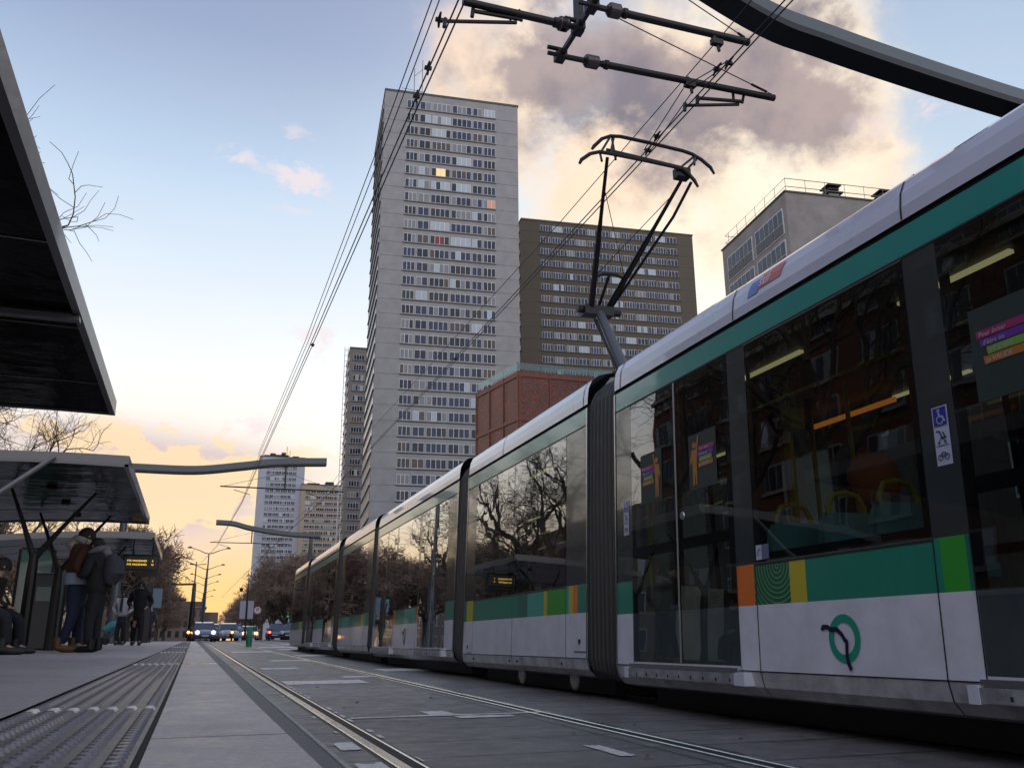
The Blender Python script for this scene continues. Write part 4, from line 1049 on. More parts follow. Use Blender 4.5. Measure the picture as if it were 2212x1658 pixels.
# building at the right with strip windows and a railing on the roof
def right_block():
    A = onZ(1695, 413, 38.7); Lf = onZ(1555, 530, 38.7); Rg = onZ(1900, 435, 38.7)
    u = (Rg-A).normalized(); v = Vector((-u.y, u.x, 0)); d = 12.9; w = 26; zb = .2
    t = thing('apartment_building', 'grey apartment block with strip windows and a rooftop railing behind the tram roof', 'building', (A.x, A.y, zb))
    P = lambda a, b_, z: Vector((u.x*a+v.x*b_, u.y*a+v.y*b_, z-zb))
    cm = mat('rough_concrete', (.22, .205, .20), .9, noise=.25, nscale=.5, bump=.02, bscale=6)
    b = MB(); b.obox(P(0, 0, zb), u*w, v*d, (0, 0, 38.5), cm)
    b.obox(P(-.1, -.1, 38.62), u*(w+.2), v*(d+.2), (0, 0, .16), mat('coping_dark', (.07,)*3)); b.build('wall', t)
    spn = mat('spandrel_grey', (.045, .05, .06), .5); fr = mat('frame_grey', (.50, .53, .54), .5)
    for i in range(6):
        z = 37.4-i*3.05
        for j in range(2):   # two window bays along the left face
            b0 = .6+j*5.9
            m_ = MB()
            m_.obox(P(-.08, b0, z-2.6), u*.079, v*5.3, (0, 0, 2.5), fr)
            for k in range(6):
                y0 = b0+.12+k*.86
                m_.obox(P(-.11, y0, z-1.45), u*.03, v*.74, (0, 0, 1.25), PANES[(k*7+i*3+j) % 2])
                if k % 2 == 0: m_.obox(P(-.13, y0, z-2.5), u*.05, v*1.6, (0, 0, .95), spn)
            m_.build('window', t)
    m_ = MB(); m_.obox(P(7.5, -.06, 35.7), u*2.6, v*.06, (0, 0, 1.5), fr); m_.obox(P(7.6, -.09, 35.8), u*2.4, v*.03, (0, 0, 1.2), PANES[0]); m_.obox(P(7.4, -.2, 37.2), u*2.8, v*.2, (0, 0, .2), spn); m_.build('window', t)
    rl = MB()
    rm = mat('railing_metal', (.16, .14, .12), .5)
    for z in (39.4, 40.2):
        rl.tube([P(w, .3, z), P(.3, .3, z), P(.3, d-.3, z), P(w, d-.3, z)], .035, rm, 5)
    for k in range(13): rl.tube([P(.3+k*2.0, .3, 38.7), P(.3+k*2.0, .3, 40.25)], .03, rm, 4)
    for k in range(7): rl.tube([P(.3, .3+k*1.93, 38.7), P(.3, .3+k*1.93, 40.25)], .03, rm, 4)
    rl.build('railing', t)
    for a in (5.6, 11.0):
        c = MB(); c.obox(P(a-.5, .9, 38.7), u*1.0, v*1.0, (0, 0, .9), mat('render_white', (.45, .44, .46), .8))
        for z, s in ((39.55, .8), (39.95, .55), (40.3, .7)): c.obox(P(a-s, 1.4-s, z), u*2*s, v*2*s, (0, 0, .12), blackm)
        c.obox(P(a-.35, 1.05, 39.6), u*.7, v*.7, (0, 0, .8), blackm); c.build('chimney', t)
right_block()

# perforated rust-red building with a glass parapet
def red_building():
    A = onZ(1120, 800, 25.9); v_ = onZ(1031, 848, 25.9)-A; dl = v_.length; v = v_.normalized(); u = Vector((v.y, -v.x, 0)); u = (onZ(1250, 811, 25.9)-A).normalized()
    zb = .2; t = thing('office_building', 'rust-red building wrapped in perforated metal with a glass parapet, right of the tallest tower', 'building', (A.x, A.y, zb))
    M = bpy.data.materials.new('perforated_rust'); M.use_nodes = True; nt = M.node_tree; L = nt.links.new; bs = nt.nodes['Principled BSDF']
    tc = nt.nodes.new('ShaderNodeTexCoord'); vo = nt.nodes.new('ShaderNodeTexVoronoi'); vo.inputs['Scale'].default_value = 4.2; vo.feature = 'DISTANCE_TO_EDGE'; L(tc.outputs['Object'], vo.inputs[0])
    no = nt.nodes.new('ShaderNodeTexNoise'); no.inputs['Scale'].default_value = .5; no.inputs['Detail'].default_value = 6; L(tc.outputs['Object'], no.inputs[0])
    mr = nt.nodes.new('ShaderNodeMapRange'); mr.inputs[1].default_value = .10; mr.inputs[2].default_value = .16; L(vo.outputs[0], mr.inputs[0])
    m1 = nt.nodes.new('ShaderNodeMix'); m1.data_type = 'RGBA'; m1.inputs[6].default_value = (.25, .055, .03, 1); m1.inputs[7].default_value = (.045, .028, .026, 1); L(mr.outputs[0], m1.inputs[0])
    m2 = nt.nodes.new('ShaderNodeMix'); m2.data_type = 'RGBA'; m2.blend_type = 'MULTIPLY'; m2.inputs[0].default_value = .6; L(m1.outputs[2], m2.inputs[6]); L(no.outputs[0], m2.inputs[7]); L(m2.outputs[2], bs.inputs['Base Color']); bs.inputs['Roughness'].default_value = .55
    b = MB(); b.obox((0, 0, 0), u*26, v*dl, (0, 0, 25.7), M); b.build('facade', t)
    fm = mat('rust_frame', (.15, .042, .022), .6)
    f = MB()
    for z in (25.1, 20.6, 16.1, 11.6, 7.1):
        f.obox(Vector((0, 0, z))-u*.1-v*.1, u*26.1, v*(dl+.1), (0, 0, .35), fm)
    for k in range(9): f.obox(u*(k*3.2)-v*.13, u*.14, v*.12, (0, 0, 25.7), fm)
    for k in range(4): f.obox(v*(k*dl/3.0)-u*.13, u*.12, v*.14, (0, 0, 25.7), fm)
    f.build('frame', t)
    gm = glass('parapet_glass', (.45, .62, .62), 1.2, 0)
    for k in range(9): p_ = MB(); p_.obox(Vector((0, 0, 25.9))+u*(k*2.6)+v*.3, u*2.52, v*.04, (0, 0, .75), gm); p_.build('parapet_pane', t)
    for k in range(3): p_ = MB(); p_.obox(Vector((0, 0, 25.9))+v*(.3+k*dl/3.1)+u*.0, v*(dl/3.2), u*.04, (0, 0, .75), gm); p_.build('parapet_pane', t)
    r = MB(); r.obox(u*13+v*4+Vector((0, 0, 25.7)), u*9, v*4, (0, 0, 2.2), fm); r.build('roof_volume', t)
red_building()

# brick apartment house behind the platform (seen mirrored in the tram windows)
def brick_house():
    M = bpy.data.materials.new('brick_wall'); M.use_nodes = True; nt = M.node_tree; L = nt.links.new; bs = nt.nodes['Principled BSDF']
    tc = nt.nodes.new('ShaderNodeTexCoord'); n = nt.nodes.new('ShaderNodeTexNoise'); n.inputs['Scale'].default_value = 3; n.inputs['Detail'].default_value = 8; L(tc.outputs['Object'], n.inputs[0])
    cr = nt.nodes.new('ShaderNodeValToRGB'); cr.color_ramp.elements[0].position = .35; cr.color_ramp.elements[0].color = (.07, .024, .015, 1); cr.color_ramp.elements[1].position = .65; cr.color_ramp.elements[1].color = (.12, .045, .028, 1)
    L(n.outputs[0], cr.inputs[0]); L(cr.outputs[0], bs.inputs['Base Color']); bs.inputs['Roughness'].default_value = .9
    t = thing('apartment_building', 'tall brick apartment house with white window bands across the avenue behind the platform', 'building', (-27, -20, -.5))
    b = MB(); b.box(-12, 0, 0, 84, 0, 29, M); b.build('wall', t)
    cs = mat('cornice_pale', (.24, .21, .18), .8)
    c = MB()
    for z in (28.6, 21.0, 4.2): c.box(0, .5, 0, 84, z, z+.35, cs)
    c.build('cornice', t); k = 0; rr = random.Random(5); st = MB()
    for i in range(8):
        for j in range(17):
            w = MB() if k < 100 else st; y = 2+j*4.9; z = 5.5+i*2.95
            w.box(0, .08, y, y+2.9, z, z+1.75, mat('old_frame', (.22, .22, .21), .7))
            for q in range(4): w.box(.08, .11, y+.1+q*.7, y+.68+q*.7, z+.12, z+1.63, rr.choices(PANES, PW)[0])
            w.box(0, .25, y-.1, y+3.0, z-.18, z-.02, cs)
            if k < 100: w.build('window', t)
            k += 1
    tag(st.build('window', t), kind='stuff')
brick_house()
# low stone building closing the avenue
def far_block():
    t = thing('apartment_building', 'long low stone building with a mansard roof closing the end of the avenue', 'building', (-26, 300, .2))
    m = wallm('stone_warm', (.20, .15, .12)); b = MB(); b.box(-90, 29, 0, 20, 0, 10.2, m); b.box(29, 33, 2, 20, 0, 9, m); b.build('wall', t)  # long left end added to keep low sunset out of tram reflections
    c = MB(); c.box(-90, 29.4, -.5, 20, 10.2, 10.6, mat('cornice_warm', (.26, .2, .16), .8)); c.box(-90, 29, 1, 19, 10.6, 12.2, mat('zinc_roof', (.10, .08, .08), .6)); c.box(6, 7, 4, 6, 12.2, 13.6, m); c.box(20, 21.5, 4, 6, 12.2, 13.8, m); c.build('roof', t)
    for i in range(3):
        for j in range(-19, 13):
            w = MB(); w.box(1+j*2.2, 2.1+j*2.2, -.06, -.001, 1.5+i*3, 3.4+i*3, PANES[1]); w.build('window', t)
far_block()

# lower houses continuing along the left of the avenue, added to darken the low gold mirrored in the tram
def side_house(y0, y1, h, col, lab, sd):
    t = thing('apartment_building', lab, 'building', (-28, y0, -.1)); r = random.Random(sd)
    m = wallm('render_%d' % sd, col); b = MB(); b.box(-11, 0, 0, y1-y0, 0, h, m); b.build('wall', t)
    b = MB(); b.box(-11, .4, 0, y1-y0, h, h+.4, mat('cornice_pale', (.24, .21, .18), .8)); b.box(-10, -.8, .3, y1-y0-.3, h+.4, h+2.2, mat('zinc_roof', (.10, .08, .08), .6)); b.build('roof', t)
    n = int((y1-y0)/3.2)
    for i in range(int(h/3)):
        for j in range(n):
            w = MB(); y = 1+j*3.2; z = 1.2+i*3; w.box(0, .05, y, y+1.3, z, z+1.7, framew); w.box(.05, .08, y+.1, y+1.2, z+.1, z+1.6, r.choices(PANES, PW)[0]); w.build('window', t)
side_house(66, 96, 11.5, (.16, .13, .10), 'tan rendered house right beside the tall brick apartment house', 1)
side_house(98, 140, 10, (.13, .11, .10), 'grey rendered house after the tan one on the left of the avenue', 2)
side_house(142, 190, 11, (.17, .13, .10), 'pale brown house far along the left of the avenue', 3)

# low block across the road on the right, hidden behind the tram, added to darken the view through its windows
def right_house(y0, y1, h, sd):
    t = thing('apartment_building', 'low dark house across the road, only seen through the tram windows, number of floors %d' % int(h/3), 'building', (23, y0, -.2)); r = random.Random(sd)
    t['label'] = {21: 'low dark house across the road seen through the near tram windows', 22: 'second low dark house across the road seen through the tram windows'}[sd]
    m = wallm('render_r%d' % sd, (.10, .085, .075)); b = MB(); b.box(0, 9, 0, y1-y0, 0, h, m); b.build('wall', t)
    b = MB(); b.box(-.4, 9.2, 0, y1-y0, h, h+.4, mat('cornice_pale', (.24, .21, .18), .8)); b.build('roof', t)
    for i in range(int(h/3)):
        for j in range(int((y1-y0)/3.2)):
            w = MB(); y = 1+j*3.2; z = 1.2+i*3; w.box(-.05, 0, y, y+1.5, z, z+1.7, framew); w.box(-.08, -.05, y+.1, y+1.4, z+.1, z+1.6, r.choices(PANES, PW)[0]); w.build('window', t)
right_house(-8, 22, 12, 21); right_house(24, 50, 11, 22)

side_house(193, 240, 10.5, (.15, .12, .10), 'dull brown house farther along the left of the avenue', 4)
side_house(243, 298, 10, (.14, .12, .11), 'last grey house before the end block on the left of the avenue', 5)
# ------------------------------------------------------------------ trees (bare winter crowns)
def prism(mb, p, q, r0, r1, m, n=3):
    """fast thin tapered twig"""
    d = q-p
    if d.length < 1e-5: return
    d.normalize(); a = d.orthogonal().normalized(); c = d.cross(a); b0 = len(mb.v); k = mb.mi(m)
    for P, r in ((p, r0), (q, r1)):
        for i in range(n):
            t = 2*math.pi*i/n; mb.v.append(tuple(P+(a*math.cos(t)+c*math.sin(t))*r))
    for i in range(n):
        j = (i+1) % n; mb.f.append((b0+i, b0+j, b0+n+j, b0+n+i)); mb.m.append(k)
def grow(tr, cr, p, d, L, r, lvl, R, cfg, tm):
    """one limb: bends as it goes, thins, forks"""
    n = 4 if lvl < 3 else 3; pts = [p]; dirs = [d]
    for i in range(n):
        w = cfg['wob']*(1+.3*lvl)
        d = (d + Vector((R.uniform(-w, w), R.uniform(-w, w), R.uniform(-w, w)+cfg['up']*(.5 if lvl else .1)))).normalized()
        p = p+d*(L/n); pts.append(p); dirs.append(d)
    r1 = r*cfg['tap']
    mb = tr if lvl <= 1 else cr
    for i in range(n):
        ra = r+(r1-r)*i/n; rb = r+(r1-r)*(i+1)/n
        prism(mb, pts[i], pts[i+1], ra, rb, bark if lvl <= 1 else tm, 7 if lvl <= 1 else (5 if lvl == 2 else 3))
    if lvl >= cfg['lv']: return
    kids = cfg['kids'][lvl]
    for k in range(kids):
        f = R.uniform(.35, 1) if k < kids-1 else 1
        i = min(int(f*n), n-1); q = pts[i].lerp(pts[i+1], f*n-i) if f < 1 else pts[-1]
        ax = dirs[i+1].orthogonal().normalized(); ax.rotate(Matrix.Rotation(R.uniform(0, 6.283), 3, dirs[i+1]))
        dd = dirs[i+1].copy(); dd.rotate(Matrix.Rotation(R_(R.uniform(*cfg['ang'])), 3, ax))
        if lvl < 2 and dd.z < -.05: dd.z = abs(dd.z)*.6; dd.normalize()
        rr = max(r1*R.uniform(.6, .8) if k < kids-1 else r1*.9, cfg['rmin'])
        grow(tr, cr, q, dd, L*R.uniform(*cfg['len']), rr, lvl+1, R, cfg, tm)
def make_tree(seed, cfg, trunk_h, r0, L0, tm, label, name='plane_tree', lean=(0, 0)):
    R = random.Random(seed); tr = MB(); cr = MB()
    p = Vector((0, 0, 0)); pts = [p]
    for i in range(4): p = p+Vector((R.uniform(-.08, .08)+lean[0], R.uniform(-.08, .08)+lean[1], trunk_h/4)); pts.append(p)
    tr.tube(pts, [r0*1.35, r0*1.05, r0, r0*.95, r0*.9], bark, 10)
    for k in range(cfg['limbs']):
        a = 2*math.pi*(k+R.uniform(-.25, .25))/cfg['limbs']; tl = R_(R.uniform(*cfg['tilt']))
        d = Vector((math.sin(tl)*math.cos(a), math.sin(tl)*math.sin(a), math.cos(tl)))
        grow(tr, cr, p-Vector((0, 0, R.uniform(0, .4))), d, L0*R.uniform(.85, 1.1), r0*.6, 0, R, cfg, tm)
    t = thing(name, label, 'tree')
    tr.build('trunk', t, raw=True); cr.build('crown', t, raw=True)
    return t
big = dict(lv=5, kids=[3, 3, 4, 4, 4], ang=(18, 55), len=(.62, .82), wob=.22, up=.16, tap=.62, rmin=.008, limbs=4, tilt=(20, 48))
dense = dict(lv=5, kids=[4, 4, 4, 4, 5], ang=(18, 62), len=(.62, .86), wob=.16, up=.12, tap=.62, rmin=.024, limbs=5, tilt=(8, 62))
def place(t, x, y, z, rz, s, label=None, group=None, first=[set()]):
    if t.name in first[0]: o = copy_tree(t)
    else: o = t; first[0].add(t.name)
    o.location = (x, y, z); o.rotation_euler = (0, 0, rz); o.scale = (s, s, s if not isinstance(s, tuple) else s[2])
    if label: o['label'] = label
    if group: o['group'] = group
    return o
tA = make_tree(11, big, 5.0, .34, 3.9, twigm, 'big bare plane tree behind the platform, its twigs reach past the nearest canopy edge')
tB = make_tree(23, big, 4.4, .38, 3.6, twigm, 'bare plane tree with thick forking limbs rising behind the second canopy')
place(tA, -13.9, 26, -.3, .6, 1.36)
place(tB, -12.3, 47, -.2, 2.0, 1.02)
for x, y, rz, s in ((-14, 33, 1.1, 1.05), (-13.5, 58, 4.0, 1.0), (-13, 71, 3.1, .95)):
    place(tB, x, y, 0, rz, s, 'bare plane tree of the row standing behind the platform shelters', 'row of plane trees behind the shelters')
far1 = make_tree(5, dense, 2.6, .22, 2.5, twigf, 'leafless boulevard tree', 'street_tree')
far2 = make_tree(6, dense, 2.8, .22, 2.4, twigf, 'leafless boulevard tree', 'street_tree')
RR = random.Random(2)
gl, gr_ = 'leafless trees lining the left of the avenue', 'leafless trees lining the right of the avenue'
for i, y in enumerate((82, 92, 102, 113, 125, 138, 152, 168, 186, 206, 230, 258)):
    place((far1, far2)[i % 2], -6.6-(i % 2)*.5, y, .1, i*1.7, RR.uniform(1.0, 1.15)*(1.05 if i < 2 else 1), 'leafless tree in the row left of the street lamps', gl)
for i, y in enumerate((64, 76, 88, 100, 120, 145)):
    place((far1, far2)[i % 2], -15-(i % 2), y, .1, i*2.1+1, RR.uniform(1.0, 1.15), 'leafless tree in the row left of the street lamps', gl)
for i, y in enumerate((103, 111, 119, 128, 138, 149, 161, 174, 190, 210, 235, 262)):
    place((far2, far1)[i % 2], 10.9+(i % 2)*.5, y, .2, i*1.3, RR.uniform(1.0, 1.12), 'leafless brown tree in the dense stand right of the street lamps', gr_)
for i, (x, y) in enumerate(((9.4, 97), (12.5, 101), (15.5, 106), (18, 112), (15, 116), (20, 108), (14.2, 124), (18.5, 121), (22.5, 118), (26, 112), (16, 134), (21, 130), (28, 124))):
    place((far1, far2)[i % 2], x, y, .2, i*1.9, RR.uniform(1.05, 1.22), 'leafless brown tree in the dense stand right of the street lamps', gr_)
# ------------------------------------------------------------------ platform furniture
def canopy(y0, y1, label, xi=-4.6, xo=-1.0, z=2.27, th=.135, brace=True, posts=(), first=False):
    t = thing('shelter_canopy', label, 'canopy', ((xi+xo)/2, (y0+y1)/2, pf((y0+y1)/2)), group='canopies over the platform')
    o = t.location.copy(); n = 14
    def zc(u): return -.10*(1-u)**2*1.6 + .03*math.sin(u*math.pi)   # dips to the back
    b = MB(); bot = []; top = []
    for i in range(n+1):
        u = i/n; x = xi+(xo-xi)*u; bot.append((x, z+zc(u))); top.append((x, z+zc(u)+th*(.75+.25*u)))
    def ring(y): return [(x-o.x, y-o.y, zz-o.z) for x, zz in bot]+[(x-o.x, y-o.y, zz-o.z) for x, zz in top[::-1]]
    ra, rb = ring(y0), ring(y1); N = n+1
    # underside, top, and the two end fascias
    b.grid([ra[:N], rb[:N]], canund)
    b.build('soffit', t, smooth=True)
    b = MB(); b.grid([ra[N:], rb[N:]], canm); b.grid([[ra[N-1], ra[N]], [rb[N-1], rb[N]]], canm); b.grid([[ra[0], ra[-1]], [rb[0], rb[-1]]], canm)
    for r, yy in ((ra, y0), (rb, y1)):
        for i in range(n): b.face([r[i], r[i+1], r[2*N-2-i], r[2*N-1-i]], canm)
    # thin rim proud of the soffit
    for yy in (y0, y1-.05): 
        for i in range(n): b.obox((bot[i][0]-o.x, yy-o.y, bot[i][1]-o.z-.018), (bot[i+1][0]-bot[i][0], 0, bot[i+1][1]-bot[i][1]), (0, .05, 0), (0, 0, .02), canm)
    b.box(xo-.05-o.x, xo-o.x+.002, y0-o.y, y1-o.y, z-o.z-.018, z-o.z+.02, canm)
    b.build('fascia', t)
    # soffit panels meet in narrow joints; round unlit downlights
    k = 0; yy = y0+1.5
    while yy < y1-.4:
        c = MB()
        for i in range(n): c.obox((bot[i][0]-o.x, yy-o.y, bot[i][1]-o.z-.006), (bot[i+1][0]-bot[i][0], 0, bot[i+1][1]-bot[i][1]), (0, .018, 0), (0, 0, .004), canm)
        c.build('soffit_joint', t)
        c = MB(); c.lathe((xo-1.2-o.x, yy+.7-o.y, z-o.z-.02), [(.06, -.012), (.075, 0), (.075, .02)], blackm, 14); c.build('downlight', t)
        yy += 1.6
    for (px, py) in posts:
        c = MB(); zb = pf(py); fz = 1.28; f = Vector((px, py, fz))-o
        c.tube([Vector((px, py, zb))-o, f-Vector((0, 0, .35)), f], [.085, .075, .06], blackm, 10)
        for dx, dy in ((-.42, .0), (.72, .1)): c.tube([f-Vector((0, 0, .08)), f+Vector((dx*.45, dy*.35, .40)), Vector((px+dx, py+dy, z-.05))-o], [.05, .032, .02], blackm, 8)
        c.build('post', t)
    return t, o
cp1, o1 = canopy(-4, 9.9, 'nearest dark canopy slanting across the top left corner, cut by a pale strip', posts=((-2.9, 1.5),), z=2.31, xo=-.965)
b = MB(); b.box(-4.6-o1.x, -.97-o1.x, 6.74-o1.y, 6.82-o1.y, 2.25-o1.z, 2.29-o1.z, canm); b.box(-1.02-o1.x, -.985-o1.x, 6.74-o1.y, 6.80-o1.y, 2.28-o1.z, 2.46-o1.z, canm); b.build('gutter', cp1)
cp2, o2_ = canopy(12.7, 19.0, 'middle canopy above the waiting couple, near end curved like a wing', posts=((-2.3, 14.8), (-2.3, 17.5)))
b = MB(); b.tube([onY(-90, 1120, 12.3)-o2_, onY(10, 1056, 12.5)-o2_, onY(118, 986, 12.66)-o2_], [.035, .035, .03], canm, 8); b.build('strut', cp2)
cp3, o3 = canopy(21.8, 27.2, 'farthest canopy with the departure display hanging under its near edge', posts=((-2.4, 23.2), (-2.4, 26.5)))

def display():
    t = thing('departure_display', 'black departure display with amber dot letters hanging under the farthest canopy', 'display', (-1.36, 24, 1.9))
    b = MB(); b.box(-.42, .42, -.08, .08, -.19, .20, blackm); b.build('case', t, bevel=.01)
    b = MB(); b.box(-.38, .38, -.084, -.081, -.15, .165, mat('screen_black', (.004, .004, .004), .2)); b.build('screen', t)
    b = MB(); b.tube([(-.2, 0, .2), (-.2, 0, .48)], .015, blackm, 6); b.tube([(.25, 0, .2), (.25, 0, .48)], .015, blackm, 6); b.build('bracket', t)
    b = MB(); b.box(-.1, .42, -.05, .05, -.33, -.21, blackm); b.build('speaker', t)
    am = mat('amber_led', (.8, .5, .05), .5, emit=(1, .62, .08), es=1.0)
    for i, (s, n_) in enumerate((('PTE VINCENNES', '6'), ('PTE VINCENNES', '12'))):
        M_ = Matrix(((1, 0, 0, -.31), (0, 0, -1, -.087), (0, 1, 0, .025-i*.09), (0, 0, 0, 1)))
        text_mesh(s, .062, am, t, M_, extr=.0005, bold=.001)
        M_ = Matrix(((1, 0, 0, .27), (0, 0, -1, -.087), (0, 1, 0, .025-i*.09), (0, 0, 0, 1)))
        text_mesh(n_, .062, am, t, M_, extr=.0005, align='CENTER', bold=.001)
display()
# glazed screen panels, bench, totem
def panel(x, y, w, h, label, m, rz=0):
    t = thing('glass_screen', label, 'glass panel', (x, y, pf(y)), rz)
    b = MB(); b.box(-w/2, w/2, -.006, .006, .12, h, m); b.build('pane', t)
    b = MB()
    for s in (-1, 1): b.box(s*w/2-.025, s*w/2+.025, -.02, .02, 0, h, blackm)
    b.box(-w/2+.025, w/2-.025, -.02, .02, h, h+.04, blackm); b.build('frame', t)
gp = mat('panel_green', (.035, .12, .085), .2, coat=.5, noise=.2, nscale=2)
gq = mat('panel_pale', (.22, .26, .20), .25, coat=.4, noise=.5, nscale=2.5)
panel(-3.05, 20.0, .62, 1.9, 'milky green advertising panel between the two forked canopy posts', gp)
panel(-2.72, 21.2, .2, 1.6, 'narrow grey panel right beside the milky green panel', mat('panel_grey', (.10, .10, .09), .4))
panel(-4.35, 18.4, 1.3, 1.75, 'pale mottled glass screen at the left edge above the seated people', gq)
def totem():
    t = thing('information_totem', 'slim dark totem with a pale bluish poster wing at the far end of the platform', 'totem', (-2.0, 44, pf(44)))
    b = MB(); b.box(-.14, .14, -.1, .1, 0, 2.55, blackm); b.build('body', t, bevel=.02)
    b = MB(); b.box(.15, .55, -.02, .02, 1.5, 2.35, mat('poster_blue', (.10, .16, .20), .4)); b.box(-.3, -.15, -.02, .02, 1.7, 2.3, mat('poster_cyan', (.12, .28, .33), .4)); b.build('poster', t)
totem()
def ticket_machine():
    t = thing('ticket_machine', 'dark ticket machine standing under the middle canopy behind the couple', 'ticket machine', (-2.62, 18.6, pf(18.6)))
    b = MB(); b.box(-.22, .22, -.2, .2, 0, 1.35, mat('machine_dark', (.03, .03, .035), .4)); b.build('cabinet', t, bevel=.03)
    b = MB(); b.box(-.12, .12, -.215, -.201, .85, 1.1, mat('machine_screen', (.03, .09, .08), .2)); b.build('screen', t)
ticket_machine()
def bench(x, y):
    t = thing('platform_bench', 'dark platform bench under the middle canopy carrying the seated people', 'bench', (x, y, pf(y)))
    b = MB(); b.box(-.25, .25, -.9, .9, .42, .47, blackm); b.build('seat', t, bevel=.01)
    for yy in (-.7, .7):
        b = MB(); b.box(-.2, .2, yy-.03, yy+.03, 0, .42, blackm); b.build('leg', t)
    b = MB(); b.box(-.30, -.26, -.9, .9, .5, .85, blackm); b.build('backrest', t)
bench(-2.75, 13.6)

# ------------------------------------------------------------------ street things
def lamp_proto():
    t = thing('street_lamp', 'street lamp with two upswept arms', 'street lamp', group='double street lamps down the middle of the avenue')
    b = MB(); b.tube([(0, 0, 0), (0, 0, 3), (0, 0, 8.5)], [.14, .11, .06], beamm, 10); b.build('pole', t)
    for s in (-1, 1):
        b = MB(); b.tube([(0, 0, 8.45), (s*.35, 0, 8.5), (s*.8, 0, 8.7), (s*1.4, 0, 8.92), (s*1.75, 0, 8.98)], [.05, .05, .045, .035, .03], beamm, 6); a = b.build('arm', t)
        b = MB(); b.lathe((s*1.85, 0, 8.97), [(.26, 0), (.24, .06), (.13, .15), (.04, .18)], beamm, 12); b.build('lamp_head', t)
    return t
L0 = lamp_proto()
lx = ((96, .85, 'nearest and tallest of the double street lamps, both arms clear of the others'), (117, .95, 'second of the double street lamps in the avenue'), (134, 1.0, 'third of the double street lamps in the avenue'), (150, 1.1, 'fourth of the double street lamps in the avenue'), (174, 1.15, 'fifth of the double street lamps in the avenue'), (197, 1.2, 'farthest of the double street lamps in the avenue'))
for i, (y, x, lab) in enumerate(lx):
    o = L0 if i == 0 else copy_tree(L0); o.location = (x, y, .2); o['label'] = lab
def lantern():
    t = thing('lantern_post', 'classic dark lantern post with white banners in front of the brown trees', 'lantern post', (4.6, 90, .2))
    b = MB(); b.lathe((0, 0, 0), [(.25, 0), (.25, .3), (.12, .5), (.07, 1.2), (.06, 5.2), (.04, 5.4)], blackm, 12); b.build('pole', t)
    b = MB()
    b.tube([(0, 0, 4.7), (-.25, 0, 5.0), (-.55, 0, 5.0), (-.62, 0, 4.75)], .03, blackm, 6); b.build('arm', t)
    b = MB(); b.lathe((-.62, 0, 4.45), [(.06, 0), (.16, .15), (.17, .28), (.05, .36)], blackm, 10); b.build('lantern', t)
    b = MB(); b.lathe((.05, 0, 5.4), [(.06, 0), (.17, .15), (.18, .3), (.05, .42)], mat('lantern_glass', (.4, .42, .45), .3), 10); b.build('lantern', t)
    for s in (-1, 1):
        b = MB(); b.box(s*.1 if s > 0 else -.62, .62 if s > 0 else -.1, -.02, .02, 1.95, 3.6, mat('banner_white', (.33, .33, .40), .8)); b.build('banner', t)
lantern()
def round_sign(x, y, h, r, label, face, rim, rot=0):
    t = thing('road_sign', label, 'road sign', (x, y, g(y)), rot)
    b = MB(); b.tube([(0, .04, 0), (0, .04, h+r*.5)], .035, blackm, 6); b.build('pole', t)
    b = MB(); b.lathe((0, 0, h), [(r, -.015), (r, .015)], rim, 24, 1)
    b.lathe((0, -.016, h), [(r*.8, -.006), (r*.8, 0)], face, 24, 1); p = b.build('plate', t); return t, p
wsg = mat('sign_white', (.5, .5, .52), .5); rsg = mat('sign_red', (.30, .03, .03), .5); bsg = mat('sign_blue', (.02, .10, .48), .45)
t_, p_ = round_sign(5.35, 86, 2.65, .36, 'round white sign with a red rim and a dark arrow on a thin pole', wsg, rsg)
b = MB(); b.tube([(-.1, -.03, 2.55), (-.1, -.03, 2.75), (0, -.03, 2.85), (.1, -.03, 2.75), (.1, -.03, 2.6)], .03, blackm, 5); b.build('symbol', t_)
t_, p_ = round_sign(8.45, 82, 1.85, .36, 'round blue sign with a white slanting arrow under the traffic light', bsg, mat('sign_blue_rim', (.3, .35, .5), .5))
b = MB(); b.tube([(-.16, -.03, 2.0), (.12, -.03, 1.72)], .035, wsg, 5); b.tube([(.12, -.03, 1.88), (.14, -.03, 1.70), (-.04, -.03, 1.70)], .03, wsg, 5); b.build('symbol', t_)
def traffic_light(x, y, z, label, on, h=3.3):
    t = thing('traffic_light', label, 'traffic light', (x, y, z))
    b = MB(); b.tube([(0, .05, 0), (0, .05, h)], .06, blackm, 8); b.build('pole', t)
    b = MB(); b.box(-.17, .17, -.12, .12, h-.95, h, blackm); b.build('housing', t, bevel=.03)
    for k, (c, nm) in enumerate((((.12, .01, .01), 'red'), ((.12, .07, .01), 'amber'), ((0.02, .9, .25), 'green'))):
        b = MB(); zz = h-.16-k*.31
        lit = (on == nm)
        b.lathe((0, -.125, zz), [(.11, 0), (.10, -.03), (.05, -.05)][::-1] if 0 else [(.05, -.05), (.10, -.03), (.11, 0)], mat('lens_'+nm+('_on' if lit else ''), c, .3, emit=(.05, 1, .35) if lit else None, es=12), 14, 1)
        b.tube([(-.12, -.14, zz+.02), (-.09, -.25, zz+.11), (.09, -.25, zz+.11), (.12, -.14, zz+.02)], .012, blackm, 4); b.build('lens', t)
traffic_light(8.75, 84, .15, 'traffic light showing bright green beside the far end of the tram', 'green', 3.05)
traffic_light(8.05, 86, .15, 'dark unlit traffic light turned away, just left of the green one', '', 2.9)
def bollard():
    y = 24; p = onZ(537, 1397, g(24)+.0); t = thing('bollard', 'short green post with paler rings standing alone near the far track', 'bollard', (1.36*1.0, 24, -.11))
    y = (g(0)) ; return t
